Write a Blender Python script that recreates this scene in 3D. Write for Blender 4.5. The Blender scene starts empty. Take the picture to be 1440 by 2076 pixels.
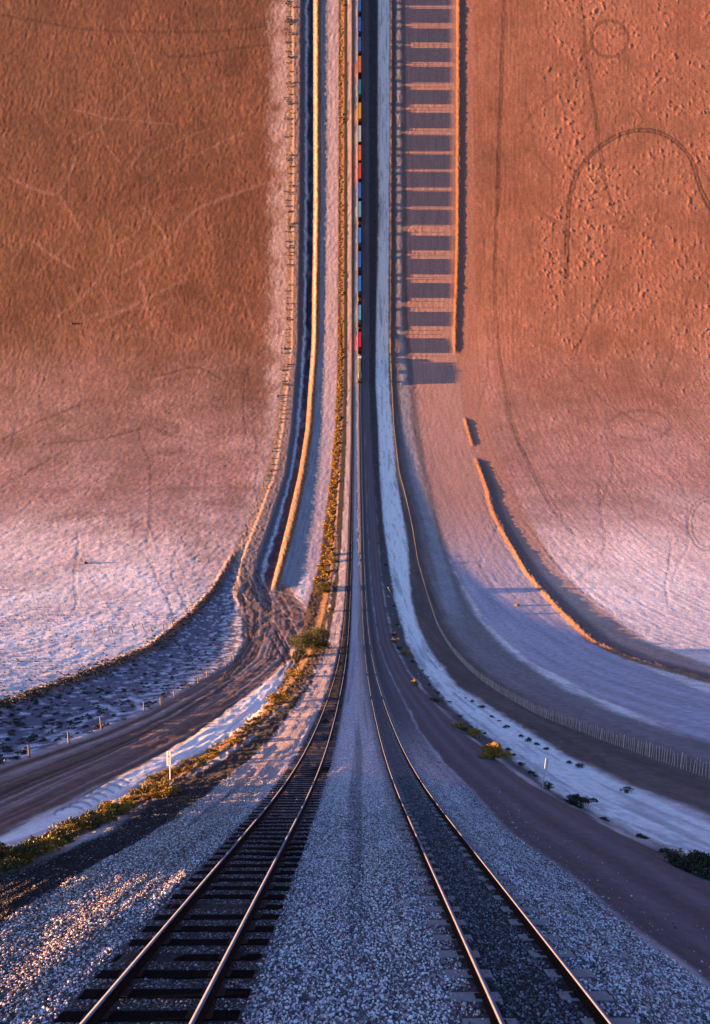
import bpy, bmesh, math, random
import numpy as np
from mathutils import Matrix, Vector

random.seed(7)
RNG = np.random.default_rng(11)
scene = bpy.context.scene
COL = scene.collection

# ------------------------------------------------------------------ camera
F, U0, V0 = 930.0, 722.8, 1425.0          # focal length and principal point, in photo pixels (1440 x 2076)
PW, PH = 1440.0, 2076.0
CAM_H = 4.62                              # camera height over the rails, metres
cam_d = bpy.data.cameras.new('camera')
cam = bpy.data.objects.new('camera', cam_d)
COL.objects.link(cam)
cam.location = (0, 0, CAM_H)
cam.rotation_euler = (math.radians(90), 0, 0)
cam_d.sensor_fit = 'VERTICAL'
cam_d.sensor_height = 36.0
cam_d.lens = F / PH * 36.0
cam_d.shift_x = (PW / 2 - U0) / PH
cam_d.shift_y = (V0 - PH / 2) / PH
cam_d.clip_start = 0.1
cam_d.clip_end = 6000
scene.camera = cam

# ------------------------------------------------------------------ light
SUN_T = Vector((1.0, 0.082, -0.005)).normalized()      # the way the low sun's light travels
sun_d = bpy.data.lights.new('sun', 'SUN')
sun_d.energy = 3.4
sun_d.angle = math.radians(0.5)
sun_d.color = (1.0, 0.50, 0.20)
sun = bpy.data.objects.new('sun', sun_d)
COL.objects.link(sun)
sun.rotation_euler = SUN_T.to_track_quat('-Z', 'Y').to_euler()
world = bpy.data.worlds.new('World')
scene.world = world
world.use_nodes = True
wn = world.node_tree.nodes
sky = wn.new('ShaderNodeTexSky')
sky.sky_type = 'NISHITA'
sky.sun_disc = False
sky.sun_elevation = math.radians(0.75)
sky.sun_rotation = math.atan2(-SUN_T.x, -SUN_T.y)
sky.ozone_density = 3.7
sky.dust_density = 0.4
world.node_tree.links.new(sky.outputs[0], wn['Background'].inputs[0])
wn['Background'].inputs[1].default_value = 0.15
scene.view_settings.view_transform = 'Standard'
scene.view_settings.look = 'None'
scene.view_settings.exposure = 3.45
scene.view_settings.gamma = 1.0

# ------------------------------------------------------------------ land profile: flat at the camera, bending up to a wall
KQ = np.array([(-2000, 2.33), (600, 2.33), (700, 2.335), (780, 2.42), (870, 2.65), (960, 3.05), (1060, 3.75), (1140, 4.45), (1240, 6.0),
               (1305, 7.8), (1350, 9.9), (1400, 13.5), (1460, 19.2), (1520, 26.2), (1600, 38.6), (1725, 64.9), (2076, 140.9)])


def pchip(xk, yk, x):
    h = np.diff(xk); d = np.diff(yk) / h
    m = np.zeros_like(yk)
    m[0], m[-1] = d[0], d[-1]
    for i in range(1, len(xk) - 1):
        if d[i - 1] * d[i] > 0:
            w1 = 2 * h[i] + h[i - 1]; w2 = h[i] + 2 * h[i - 1]
            m[i] = (w1 + w2) / (w1 / d[i - 1] + w2 / d[i])
    i = np.clip(np.searchsorted(xk, x) - 1, 0, len(xk) - 2)
    t = (x - xk[i]) / h[i]
    return ((1 + 2 * t) * (1 - t) ** 2 * yk[i] + t * (1 - t) ** 2 * h[i] * m[i]
            + t * t * (3 - 2 * t) * yk[i + 1] + t * t * (t - 1) * h[i] * m[i + 1])


_v = np.concatenate([np.arange(-1400, 1700, 1.0), np.geomspace(1700, 9000, 900)])[::-1]   # from the camera outwards
_q = np.where(_v <= 2076, np.exp(pchip(KQ[:, 0], np.log(KQ[:, 1]), np.clip(_v, -2000, 2076))), (_v - V0) / CAM_H)
_q = np.where(_v > 1640, (_v - V0) / CAM_H, _q)
BD = F / _q
BZ = (V0 - _v) / _q + CAM_H


def smooth(a, n):
    k = np.hanning(n + 2)[1:-1]; k /= k.sum()
    p = np.pad(a, n // 2, mode='reflect', reflect_type='odd')
    return np.convolve(p, k, 'valid')[:len(a)]


BS = np.concatenate([[0], np.cumsum(np.hypot(np.diff(BD), np.diff(BZ)))])
SS = np.arange(0, BS[-1], 0.5)
Yb = smooth(np.interp(SS, BS, BD), 41); Zb = smooth(np.interp(SS, BS, BZ), 41)
TH = smooth(np.unwrap(np.arctan2(np.gradient(Zb), np.gradient(Yb))), 61)
TH = np.clip(TH, 0, math.pi / 2)


def frame(s):
    y = np.interp(s, SS, Yb); z = np.interp(s, SS, Zb); t = np.interp(s, SS, TH)
    return y, z, np.cos(t), np.sin(t)


def world(x, s, h):
    y, z, c, sn = frame(s)
    return np.stack([x + 0 * y, y - sn * h, z + c * h], -1)


def emb(x):     # the railway embankment above the flat land, metres
    return np.interp(x, [-60, -13.4, -12.6, -11.0, -8.2, -6.6, -4.2, 4.0, 4.5, 5.6, 6.0, 10.2, 13.5, 60],
                     [-1.65, -1.6, -1.42, -0.32, -0.11, -0.045, 0, 0, -0.06, -0.5, -0.55, -0.75, -2.1, -2.25])


LEV = np.linspace(-2.4, 0.1, 26)


def rows_for(vrows):
    out = []
    for h in LEV:
        y, z, c, sn = frame(SS)
        yy = y - sn * h; zz = z + c * h
        vv = V0 - F * (zz - CAM_H) / yy
        keep = yy > 0.5
        vv = np.minimum.accumulate(vv[keep]); ss = SS[keep]
        out.append(np.interp(-vrows, -vv, ss))
    return np.array(out)


def solve(U, Vidx, tab):
    """photo pixel -> (x, s, h) on the land"""
    h = np.zeros_like(U)
    for _ in range(8):
        f_ = np.clip((h - LEV[0]) / (LEV[1] - LEV[0]), 0, len(LEV) - 1.001)
        i = f_.astype(int); f_ -= i
        s = tab[i, Vidx] * (1 - f_) + tab[i + 1, Vidx] * f_
        y, z, c, sn = frame(s)
        x = (U - U0) * (y - sn * h) / F
        h = 0.35 * h + 0.65 * emb(x)
    return x, s, h


# ------------------------------------------------------------------ noise
def _hash(ix, iy, seed):
    n = (ix.astype(np.int64) * 374761393 + iy.astype(np.int64) * 668265263 + seed * 1442695041) & 0xffffffff
    n = ((n ^ (n >> 13)) * 1274126177) & 0xffffffff
    return (n ^ (n >> 16)) & 0xffffffff


def perlin(x, y, seed=0):
    ix = np.floor(x); iy = np.floor(y); fx = x - ix; fy = y - iy

    def g(ax, ay, dx, dy):
        a = _hash(ax, ay, seed) * (2 * math.pi / 4294967296.0)
        return np.cos(a) * dx + np.sin(a) * dy
    u = fx * fx * fx * (fx * (fx * 6 - 15) + 10); v = fy * fy * fy * (fy * (fy * 6 - 15) + 10)
    a = g(ix, iy, fx, fy); b = g(ix + 1, iy, fx - 1, fy); c = g(ix, iy + 1, fx, fy - 1); d = g(ix + 1, iy + 1, fx - 1, fy - 1)
    return 1.5 * ((a * (1 - u) + b * u) * (1 - v) + (c * (1 - u) + d * u) * v)


def fbm(x, y, seed=0, o=4):
    r = 0; a = 1.0
    for k in range(o):
        r = r + a * perlin(x * 2 ** k, y * 2 ** k, seed + k * 17); a *= 0.5
    return r / 1.6


def sst(a, b, x):
    t = np.clip((x - a) / (b - a), 0, 1); return t * t * (3 - 2 * t)


# ------------------------------------------------------------------ land grid
def geo(a, b, n, first):
    """n growing steps from a to b"""
    r = np.geomspace(1, 60, n); r = np.cumsum(r); return a + (b - a) * r / r[-1]


ucols = np.concatenate([geo(0, -4200, 42, 3)[::-1], np.arange(0, 1441, 2.0), geo(1440, 5600, 42, 3)])
vrows = np.concatenate([geo(0, -500, 18, 3)[::-1], np.arange(0, 2077, 2.0), geo(2076, 7000, 30, 3)])
tab = rows_for(vrows)
V, U = np.meshgrid(vrows, ucols, indexing='ij')
VI = np.broadcast_to(np.arange(len(vrows))[:, None], V.shape)
X, S, H = solve(U, VI, tab)
NR, NC = V.shape


def curve(pts, col=1):
    """u of a line running down the photo, as a function of v, extrapolated at both ends"""
    p = sorted(pts); vk = np.array([a[0] for a in p], float); uk = np.array([a[col] for a in p], float)
    r = np.interp(V, vk, uk)
    hi = (uk[-1] - uk[-2]) / (vk[-1] - vk[-2]); lo = (uk[1] - uk[0]) / (vk[1] - vk[0])
    r = np.where(V > vk[-1], uk[-1] + (V - vk[-1]) * hi, r)
    return np.where(V < vk[0], uk[0] + (V - vk[0]) * (lo if vk[0] > 5 else 0), r)


SCALE = F / np.maximum(frame(S)[0], 1)      # photo pixels per metre here
J1 = fbm(X * 0.20, S * 0.10, 3); J2 = fbm(X * 0.9, S * 0.35, 5); J3 = fbm(X * 2.3, S * 1.1, 8, 3)


def strip(pts, soft=0.6, jit=0.5, v0=None, v1=None, vs=12):
    """mask of a band (v, u_left, u_right); soft and jit in metres"""
    l = curve(pts, 1); r = curve(pts, 2)
    j = jit * (J1 + 0.7 * J2) * SCALE; k = soft * SCALE + 0.8
    m = sst(-k, k, U - l + j) * sst(-k, k, r - U + j * 0.8 + jit * J3 * SCALE * 0.4)
    if v0 is not None: m = m * sst(v0 - vs, v0 + vs, V)
    if v1 is not None: m = m * (1 - sst(v1 - vs, v1 + vs, V))
    return m, l, r


C = np.zeros(V.shape + (3,)); HD = np.zeros(V.shape)
ZONE = np.zeros(V.shape, np.int8)       # 0 ground 1 ballast 2 road 3 path 4 salt_flat 5 water


def paint(m, col, var=0.0, n=None):
    c = np.array(col)[None, None, :]
    if n is not None: c = c * np.clip(1 + var * n, 0.2, 2.5)[..., None]
    C[:] = C * (1 - m[..., None]) + c * m[..., None]


def zone(m, k): ZONE[m > 0.5] = k


# ---- open desert left and right
right = sst(-60, 60, U - 880)
big = fbm(X * 0.012, S * 0.009, 21); mid = fbm(X * 0.05, S * 0.05, 22)
low = sst(560, 1150, V + 110 * big + 40 * mid)            # towards the camera the ground carries a pale salt bloom
low2 = sst(980, 1230, V + 60 * big)
base_l = np.array([.185, .074, .037]); base_r = np.array([.36, .152, .090])
bl = base_l + (base_r - base_l) * right[..., None]
pale = np.array([.40, .225, .20]); pale2 = np.array([.84, .70, .66])
C[:] = bl * (1 - low[..., None]) + pale * low[..., None]
C[:] = C * (1 - low2[..., None]) + pale2 * low2[..., None]
rl = right * low[..., None][..., 0]
C *= (1 + 0.30 * big + 0.26 * mid + 0.13 * fbm(X * .3, S * .3, 24))[..., None]
C[..., 1:] *= (1 + 0.10 * fbm(X * .02, S * .02, 29))[..., None]
C *= (1 + 0.22 * right * fbm(X * 0.55, S * 0.012, 31, 3))[..., None]     # tyre-combed lines along the line of the railway
crust = fbm(X * .42 + J1, S * .30, 34, 4)
C *= (1 + 0.16 * fbm(X * 1.2, S * 1.0, 33, 3) + (0.10 + .16 * low - .1 * right) * crust)[..., None]
C *= 1 - .38 * (sst(.05, .55, fbm(X * .035 + .4 * J1, S * .05, 35, 4)) * (1 - right) * low * (1 - .6 * low2))[..., None] * np.array([.8, 1.0, 1.0])
C *= (1 + .12 * sst(.1, .5, fbm(X * .05, S * .006, 36, 3)) * (1 - low) * (1 - right))[..., None]
fine = fbm(X * .22 + .5 * J1, S * .19, 37, 4)
C *= (1 + (.34 - .14 * right - .12 * low2) * fine)[..., None]
C *= 1 - .30 * sst(.15, .6, fbm(X * .024, S * .02, 38, 4))[..., None] * ((1 - right) * (1 - low) * np.ones(V.shape))[..., None] * np.array([.8, 1, 1])
HD += (.05 * (1 - right) + .05 * right * sst(960, 1010, U)) * fbm(X * .42, S * .36, 39, 4) * (1 - .5 * low2) * np.clip(.8 + 1.8 * mid + big, .1, 2.2)
# wind-blown ripples, hummocks and combed ruts as relief
a1 = X * 0.80 - S * 0.25; a2 = X * 0.25 + S * 0.80
dune = np.abs(perlin(a1 * 0.26 + 0.5 * J1, a2 * 0.09, 41)); dune2 = fbm(a1 * 0.55, a2 * 0.22, 43, 3)
HD += (1 - right) * (0.13 * (0.4 - dune) * sst(-.15, .45, mid + .2) + 0.09 * dune2) * (1 - 0.6 * low)
hum = fbm(X * 0.29 + 7 + .6 * J1, S * 0.23, 45, 3); hum = sst(0.13, 0.5, hum)
HD += right * 0.16 * np.clip(.7 + 1.6 * mid + big, 0, 2) * hum * (1 - low) * sst(1020, 1120, U + 40 * big)
HD += right * 0.035 * fbm(X * 0.6, S * 0.02, 47, 3) * sst(940, 980, U)
HD += 0.05 * fbm(X * 0.35, S * 0.3, 49, 4) * (1 - sst(1400, 1600, V)) + 0.012 * J3
HD += .045 * crust * (1 - right) * low
HD += (1 - right) * low * .06 * fbm(a1 * .5, a2 * .12, 48, 3)

# pale veins, cattle paths and tyre tracks
def stamp(pts, w, dark, dep, double=0, soft=1.2, col=None):
    """a worn line through photo points; w half width in px"""
    p = np.array(pts, float)
    bx = (p[:, 0].min() - 30, p[:, 0].max() + 30); by = (p[:, 1].min() - 30, p[:, 1].max() + 30)
    ci = np.where((ucols > bx[0]) & (ucols < bx[1]))[0]; ri = np.where((vrows > by[0]) & (vrows < by[1]))[0]
    if not len(ci) or not len(ri): return
    sl = np.ix_(ri, ci); uu = U[sl] + 2.0 * J1[sl]; vv = V[sl] + 2.0 * J2[sl]
    dmin = np.full(uu.shape, 1e9)
    for (x0, y0), (x1, y1) in zip(p[:-1], p[1:]):
        L2 = (x1 - x0) ** 2 + (y1 - y0) ** 2 + 1e-6
        t = np.clip(((uu - x0) * (x1 - x0) + (vv - y0) * (y1 - y0)) / L2, 0, 1)
        dmin = np.minimum(dmin, np.hypot(uu - x0 - t * (x1 - x0), vv - y0 - t * (y1 - y0)))
    if double: dmin = np.abs(dmin - double)
    m = (1 - sst(w, w + soft, dmin)) * np.clip(0.75 + 0.6 * J2[sl], 0.2, 1)
    cc = C[sl]
    if col is None: cc = cc * (1 + (dark - 1) * m[..., None])
    else: cc = cc * (1 - dark * m[..., None]) + np.array(col) * dark * m[..., None]
    C[sl] = cc
    HD[sl] += dep * m


def spline(pts, n=8):
    p = np.array(pts, float); p = np.vstack([2 * p[0] - p[1], p, 2 * p[-1] - p[-2]]); out = []
    for i in range(1, len(p) - 2):
        for t in np.linspace(0, 1, n, endpoint=False):
            out.append(0.5 * ((2 * p[i]) + (-p[i - 1] + p[i + 1]) * t + (2 * p[i - 1] - 5 * p[i] + 4 * p[i + 1] - p[i + 2]) * t * t
                              + (-p[i - 1] + 3 * p[i] - 3 * p[i + 1] + p[i + 2]) * t ** 3))
    out.append(p[-2]); return out


def ring(cx, cy, rx, ry, a0=0, a1=360):
    return [(cx + rx * math.cos(math.radians(a)), cy + ry * math.sin(math.radians(a))) for a in np.linspace(a0, a1, 40)]


stamp(spline([(1149, 560), (1151, 470), (1157, 395), (1175, 345), (1205, 308), (1245, 279), (1292, 264), (1340, 270), (1382, 297), (1407, 335), (1420, 380), (1445, 430)]), 1.5, .26, -.05, 2.8)
stamp(spline([(1178, 0), (1186, 80), (1196, 160), (1207, 225), (1217, 300), (1228, 370), (1245, 420)]), 1.1, .42, -.03, 1.9)
stamp(ring(1237, 79, 38, 37), 1.2, .5, -.03, 1.6)
stamp(ring(1268, 447, 17, 17), 1.0, .7, -.03, 1.5); stamp(ring(1268, 447, 8, 8), 1.0, .7, -.03)
stamp(spline([(1023, 0), (1019, 120), (1014, 250), (1010, 380)]), 1.6, .45, -.05, 2.2)
stamp(spline([(1010, 380), (1004, 560), (1008, 680), (1024, 780), (1048, 880), (1082, 960), (1120, 1030), (1165, 1085)]), 1.0, .5, -.04, 2.0)
stamp(spline([(985, 1010), (1010, 1080), (1060, 1150), (1100, 1190)]), 1.0, .6, -.04, 2.4)
stamp(spline([(920, 1180), (950, 1240), (1000, 1310), (1080, 1365), (1180, 1400), (1300, 1440), (1440, 1480)]), 1.2, .6, -.03, 2.4)
stamp(ring(1300, 862, 62, 30), 1.2, .72, -.04, 1.8); stamp(ring(1436, 1062, 36, 50, 90, 290), 1.4, .62, -.04, 4)
for cx, cy, r in ((447, 818, 18), (345, 826, 13), (452, 938, 17), (385, 1092, 20), (410, 1135, 12), (345, 870, 16)):
    stamp(ring(cx, cy, r, r * .62), 1.0, .6, -.04, 2.6)
for pts in ([(0, 30), (90, 45), (180, 60), (330, 65), (470, 62), (560, 50)], [(330, 100), (345, 115), (400, 112), (470, 100), (560, 90)]):
    stamp(spline(pts), .9, .62, -.05, 1.4)
for pts in ([(20, 360), (75, 385), (120, 390), (155, 325)], [(125, 400), (150, 440), (165, 470)], [(250, 553), (330, 500), (375, 450), (410, 420), (540, 370)],
            [(285, 555), (300, 620), (310, 660)], [(120, 640), (180, 590), (205, 560)], [(205, 650), (270, 620), (380, 565)], [(70, 490), (110, 520), (150, 545)], [(290, 300), (262, 345)]):
    stamp(spline(pts), 1.4, .42, 0.03, 0, 4.0, (.42, .23, .17))
for pts in ([(0, 895), (80, 855), (165, 820)], [(0, 990), (70, 950), (130, 915)], [(330, 760), (400, 745), (450, 770)], [(540, 700), (500, 760), (495, 830), (500, 880)], [(90, 900), (200, 890), (290, 870)]):
    stamp(spline(pts), 1.2, .55, -.05, 0, 2)

qr = random.Random(77)
for k in range(110):           # faint old wheel tracks wandering over both plains
    lft = k % 3 != 0
    x0_, y0_ = (qr.uniform(-20, 540), qr.uniform(0, 1180)) if lft else (qr.uniform(960, 1440), qr.uniform(0, 1150))
    a_ = qr.choice((qr.gauss(-.45, .35), qr.gauss(1.1, .3), qr.gauss(1.5, .12))) if lft else qr.gauss(1.35, .25)
    pts = [(x0_, y0_)]
    for j in range(qr.randint(3, 8)):
        a_ += qr.gauss(0, .22); x0_ += 34 * math.cos(a_); y0_ += 34 * math.sin(a_); pts.append((x0_, y0_))
    pts = [p for p in pts if (p[0] < 550 if lft else 955 < p[0])]
    if len(pts) > 2:
        if lft and qr.random() < .6: stamp(spline(pts, 5), qr.uniform(.6, 1.3), qr.uniform(.16, .38), .02, 0, 2.2, (.42, .24, .18))
        else: stamp(spline(pts, 5), .7, qr.uniform(.66, .88), -.035, qr.uniform(1.3, 2.0))
# ---- right side, from the outside in
E = {}
R6 = [(-20, 925, 933), (480, 924, 931), (560, 922, 929), (640, 919, 926), (722, 919, 924)]
R6b = [(845, 939, 944), (905, 955, 962)]
R6c = [(929, 961, 966), (983, 981, 989), (1037, 993, 1003), (1092, 1019, 1033), (1162, 1059, 1076), (1229, 1114, 1136), (1300, 1184, 1212), (1337, 1262, 1296), (1362, 1345, 1385), (1385, 1425, 1470)]
nr = [(0, 821, 926), (640, 826, 918), (760, 838, 930), (870, 850, 942), (960, 868, 972), (1060, 890, 1008), (1160, 925, 1058), (1260, 985, 1150), (1340, 1075, 1270), (1400, 1190, 1420), (1460, 1320, 1600)]
m, l, r = strip(nr, 1.0, .8)
paint(m, (.42, .235, .19), .26, fbm(X * .5, S * .03, 61))
m2 = m * sst(1000, 1200, V); paint(m2, (.46, .39, .45), .34, fbm(X * .35, S * .025, 62))
m = strip([(0, 928, 960), (700, 926, 965), (845, 945, 985), (929, 975, 1010), (1060, 1018, 1075), (1162, 1080, 1140), (1229, 1140, 1215), (1300, 1220, 1310), (1362, 1385, 1470), (1400, 1500, 1640)], 1.5, .8)[0]
paint(m * .75, (.40, .19, .13), .2, fbm(X * .9, S * .03, 63))


def ridge(pts, hgt, wl, wr, v0, v1, col, lit=.9, lee_shade=None):
    """an earth bank: short face to the left, longer face to the right; sizes in metres"""
    l = curve(pts, 1); w = (curve(pts, 2) - l)
    ctr = l + 0.6 * w + .5 * J2 * SCALE
    d = (U - ctr) / SCALE
    prof = np.where(d < 0, 1 - sst(0, wl, -d), 1 - sst(0, wr, d))
    e = sst(v0 - 4, v0 + 8, V) * (1 - sst(v1 - 8, v1 + 4, V))
    HD[:] += hgt * np.clip(1 + .35 * J1 + .55 * J2 + .35 * J3, .15, 2) * prof * e
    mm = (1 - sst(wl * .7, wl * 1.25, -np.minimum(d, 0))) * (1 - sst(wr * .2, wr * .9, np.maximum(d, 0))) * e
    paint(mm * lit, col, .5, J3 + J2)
    if lee_shade is not None:
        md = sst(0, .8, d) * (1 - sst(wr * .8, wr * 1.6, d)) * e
        paint(md * .85, lee_shade, .3, J2)  # lee side painted dark, the bank's shadow put into the colour


ridge(R6, .52, 1.6, 5.5, -600, 716, (.24, .10, .03), lee_shade=(.20, .11, .09))
ridge(R6b, .5, 1.6, 3.5, 848, 904, (.22, .095, .03), lee_shade=(.22, .12, .09))
ridge(R6c, .50, 1.7, 5.0, 930, 1600, (.21, .09, .032), lee_shade=(.13, .085, .09))

# run between fence line and near field, embankment shadow put into its colour
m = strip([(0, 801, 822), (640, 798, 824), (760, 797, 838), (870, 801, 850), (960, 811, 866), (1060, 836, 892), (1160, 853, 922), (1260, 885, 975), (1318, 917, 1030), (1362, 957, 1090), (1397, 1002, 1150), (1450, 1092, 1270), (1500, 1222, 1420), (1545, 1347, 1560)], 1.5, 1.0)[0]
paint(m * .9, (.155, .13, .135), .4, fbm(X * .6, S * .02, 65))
m = strip([(0, 803, 812), (400, 806, 813), (640, 806, 815), (870, 815, 835), (960, 830, 855), (1060, 860, 880), (1160, 885, 910)], 1.2, .8, v1=1250, vs=60)[0]
paint(m * .65, (.36, .34, .37), .3, J1)
# brown dark strip hugging the fence
FENCE = [(-20, 795), (400, 794), (640, 793), (700, 792), (770, 794), (870, 799), (960, 809), (992, 818), (1060, 834), (1141, 847), (1210, 867), (1270, 887), (1318, 915), (1362, 955), (1397, 1000), (1450, 1090), (1500, 1220), (1545, 1345), (1580, 1440)]
fl = curve(FENCE)
d = (U - fl) / SCALE
SALT = [(-20, 766, 790), (300, 767, 790), (420, 769, 789), (550, 766, 788), (700, 761, 788), (780, 761, 788), (870, 766, 796), (960, 769, 802), (1032, 775, 814), (1100, 781, 826), (1180, 793, 829), (1220, 800, 833), (1270, 813, 847), (1310, 827, 865), (1340, 842, 884), (1390, 870, 922), (1440, 920, 1000), (1485, 970, 1070), (1530, 1045, 1138), (1590, 1110, 1265), (1645, 1200, 1400), (1720, 1360, 1560), (1760, 1440, 1640)]
sr = curve(SALT, 2)
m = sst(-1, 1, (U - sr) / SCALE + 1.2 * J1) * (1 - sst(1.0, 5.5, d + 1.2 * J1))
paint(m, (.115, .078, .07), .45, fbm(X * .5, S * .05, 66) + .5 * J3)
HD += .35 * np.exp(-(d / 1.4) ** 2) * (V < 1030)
paint(np.exp(-((d + .3) / .7) ** 2) * sst(660, 700, V) * (1 - sst(960, 1040, V)), (.5, .28, .12))  # ridge line tinted orange, its sunlight put into the colour
# salt wash
VERGE = [(-20, 748, 767), (780, 749, 762), (870, 752, 767), (960, 758, 770), (1060, 765, 777), (1140, 770, 789), (1220, 780, 801), (1305, 798, 826), (1360, 827, 856), (1430, 885, 910), (1510, 970, 1010), (1602, 1100, 1125), (1650, 1195, 1210), (1735, 1360, 1388), (1785, 1440, 1490)]
m, l, r = strip(SALT, .7, .9)
paint(m, (.92, .87, .82), .14, fbm(X * .7, S * .05, 67) + .3 * J2)
streak = sst(.15, .5, fbm(X * .55, S * .022, 68, 3)); paint(m * streak * .6, (.36, .33, .37)); paint(m * sst(.2, .5, fbm(X * .8 + J1, S * .06, 90, 3)) * .5, (.24, .20, .21)); paint(m * sst(.1, .4, fbm(X * 1.1, S * .1, 69, 3)) * sst(1250, 1450, V) * .45, (.30, .28, .33)); HD += m * .04 * fbm(X * 1.1, S * .1, 69, 3)
edge = np.exp(-((U - l) / SCALE / 1.6) ** 2); paint(m * edge * sst(-.2, .5, J3 + J2) * .7, (.30, .33, .34))
zone(m, 4)
verge_n = sst(-.1, .6, J3 + J2)
# purple service road
ROAD = [(-20, 735.5, 748), (870, 739, 752), (960, 742, 758), (1060, 745.5, 765), (1140, 749.4, 770), (1220, 755.8, 780), (1305, 768, 798), (1360, 788, 827), (1400, 808, 857), (1475, 846, 930), (1540, 892, 1012), (1600, 955, 1098), (1680, 1020, 1255), (1760, 1135, 1408), (1835, 1220, 1530), (1930, 1345, 1680), (2000, 1430, 1800), (2076, 1530, 1930)]
m, l, r = strip(ROAD, .25, .3)
paint(m, (.125, .082, .088), .30, fbm(X * 1.1, S * .02, 70) + .35 * fbm(X * 3, S * 3, 71))
for c_ in (.33, .68):
    paint(m * np.exp(-(((U - l) / (r - l) - c_) / .09) ** 2) * .6, (.20, .145, .165), .2, J3)
HD += m * .03 * fbm(X * 1.4, S * .02, 72, 3)
zone(m, 2)

m, l, r = strip(VERGE, .45, .5); m = m * sst(-.9, -.3, J3 + J2 + .3)
paint(m * .95, (.042, .04, .047), .6, J3 + J2); HD += m * .10 * np.clip(J3 + J2 + .3, 0, 1.5)
# ---- left side, from the outside in
SCRUB = [(-20, 552, 594), (400, 550, 594), (700, 545, 592), (870, 545, 574), (960, 520, 558), (1060, 490, 520), (1140, 452, 488), (1200, 420, 450)]
m = strip(SCRUB, 7.0, 6.0, v1=1190, vs=30)[0]
m = np.clip(m * (.75 + 1.3 * fbm(X * .055, S * .05, 91)) + .5 * m * sst(0, 1, (U - curve(SCRUB, 1)) / np.maximum(curve(SCRUB, 2) - curve(SCRUB, 1), 1)), 0, 1)
paint(m * .8, (.56, .40, .37), .45, J2 + .6 * J3 + .5 * crust)
m = strip([(-20, 583, 594), (400, 583, 594), (700, 579, 593), (870, 556, 573), (960, 538, 558), (1060, 500, 522), (1140, 462, 490), (1200, 432, 455)], .6, .8, v1=1200, vs=20)[0]
paint(m * .7, (.36, .21, .12), .8, J3 + J2); HD += m * .10 * np.clip(J3 + .7 * J2, -.3, 1.5)
# brown bank going off to the lower left, scrubby hollow beside it
BANK = [(1110, 478, 490), (1200, 425, 445), (1240, 385, 408), (1310, 300, 340), (1370, 150, 205), (1440, -40, 10), (1475, -170, -90)]
HOL = [(1130, 478, 492), (1210, 420, 482), (1240, 396, 492), (1290, 335, 497), (1330, 280, 480), (1375, 150, 420), (1440, 0, 300), (1475, -90, 210), (1510, -190, 130), (1550, -300, 0), (1590, -420, -120)]
m, l, r = strip(HOL, 1.0, .8, v0=1150, vs=20)
paint(m, (.125, .115, .16), .4, J2 + J3)
paint(m * .85 * sst(.12, .55, fbm(X * .45, S * .45, 73) + .25 * sst(.3, .8, (U - l) / np.maximum(r - l, 1))), (.70, .68, .74), .15, J3)
HD += -m * .5 * np.sin(np.clip((U - l) / np.maximum(r - l, 1), 0, 1) * math.pi)
m, l, r = strip(BANK, .7, .6, v0=1120, vs=16)
paint(m, (.15, .08, .07), .5, J2 + J3)
HD += .26 * m * np.clip(1 + J2 + J3, -.2, 2)
# left levee track
LEV9 = [(-20, 594, 611), (400, 595, 609), (700, 592, 605), (870, 573, 592), (960, 557, 580), (1060, 520, 548), (1140, 488, 520), (1200, 470, 512), (1240, 490, 540)]
m, l, r = strip(LEV9, .5, .5, v1=1225, vs=20)
paint(m, (.30, .20, .17), .35, fbm(X * 1.2, S * .02, 74))
for c_ in (.28, .62): paint(m * np.exp(-(((U - l) / (r - l) - c_) / .07) ** 2) * .8, (.16, .12, .13))
HD += m * .30 * np.clip(1 + .5 * J2, 0, 2)
# ditch with standing brine
DITCH = [(-20, 611, 636), (400, 609, 637), (700, 605, 633), (870, 592, 620), (960, 580, 605), (1060, 548, 582), (1140, 520, 562), (1192, 512, 548)]
m, l, r = strip(DITCH, .6, .3, v1=1196, vs=5)
t = (U - l) / np.maximum(r - l, 1)
paint(m, (.10, .09, .11), .3, J2)
saltu = .42 + .10 * J1 + .10 * fbm(X * .0, S * .10, 76)
paint(m * np.exp(-((t - saltu) / .09) ** 2) * np.clip(.8 + J2, 0, 1), (.62, .62, .66))
wat = m * sst(.03, .06, t - saltu - .10) * (1 - sst(.93, .99, t))
paint(wat, (.022, .026, .05), .4, J1)
paint(wat * sst(.1, .3, J1 + .3 * J2) * .6, (.12, .12, .18))
HD += m * np.where(t < saltu + .1, -.75 * sst(0, saltu + .1, t), -.75) * (1 - .0 * t)
zone(wat * (V < 1200), 5)
# berm's lee side, blue shadow put into its colour, salt bench, scrub strip
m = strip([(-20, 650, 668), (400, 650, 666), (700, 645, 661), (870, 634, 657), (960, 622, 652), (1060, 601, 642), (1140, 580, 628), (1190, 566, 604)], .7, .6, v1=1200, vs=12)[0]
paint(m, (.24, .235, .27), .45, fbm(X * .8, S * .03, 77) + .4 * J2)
SALTL = [(-20, 666, 689), (400, 664, 687), (700, 659, 685), (870, 655, 680), (960, 650, 673), (1060, 638, 662), (1140, 622, 652), (1180, 628, 640), (1300, 592, 618), (1340, 580, 596), (1400, 505, 570), (1450, 445, 525), (1500, 375, 465), (1560, 270, 350), (1600, 190, 300), (1650, 90, 215), (1700, -20, 125), (1760, -170, 5), (1800, -280, -80)]
m, l, r = strip(SALTL, .7, .8)
saltw = sst(1330, 1400, V)
paint(m, (.50, .38, .40), .3, fbm(X * .7, S * .06, 78))
paint(m * saltw, (.92, .86, .81), .12, fbm(X * .9, S * .12, 79))
paint(m * saltw * sst(.18, .4, fbm(X * 1.1 + .6 * J1, S * .08, 80, 3)) * .6, (.40, .36, .42))
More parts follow.
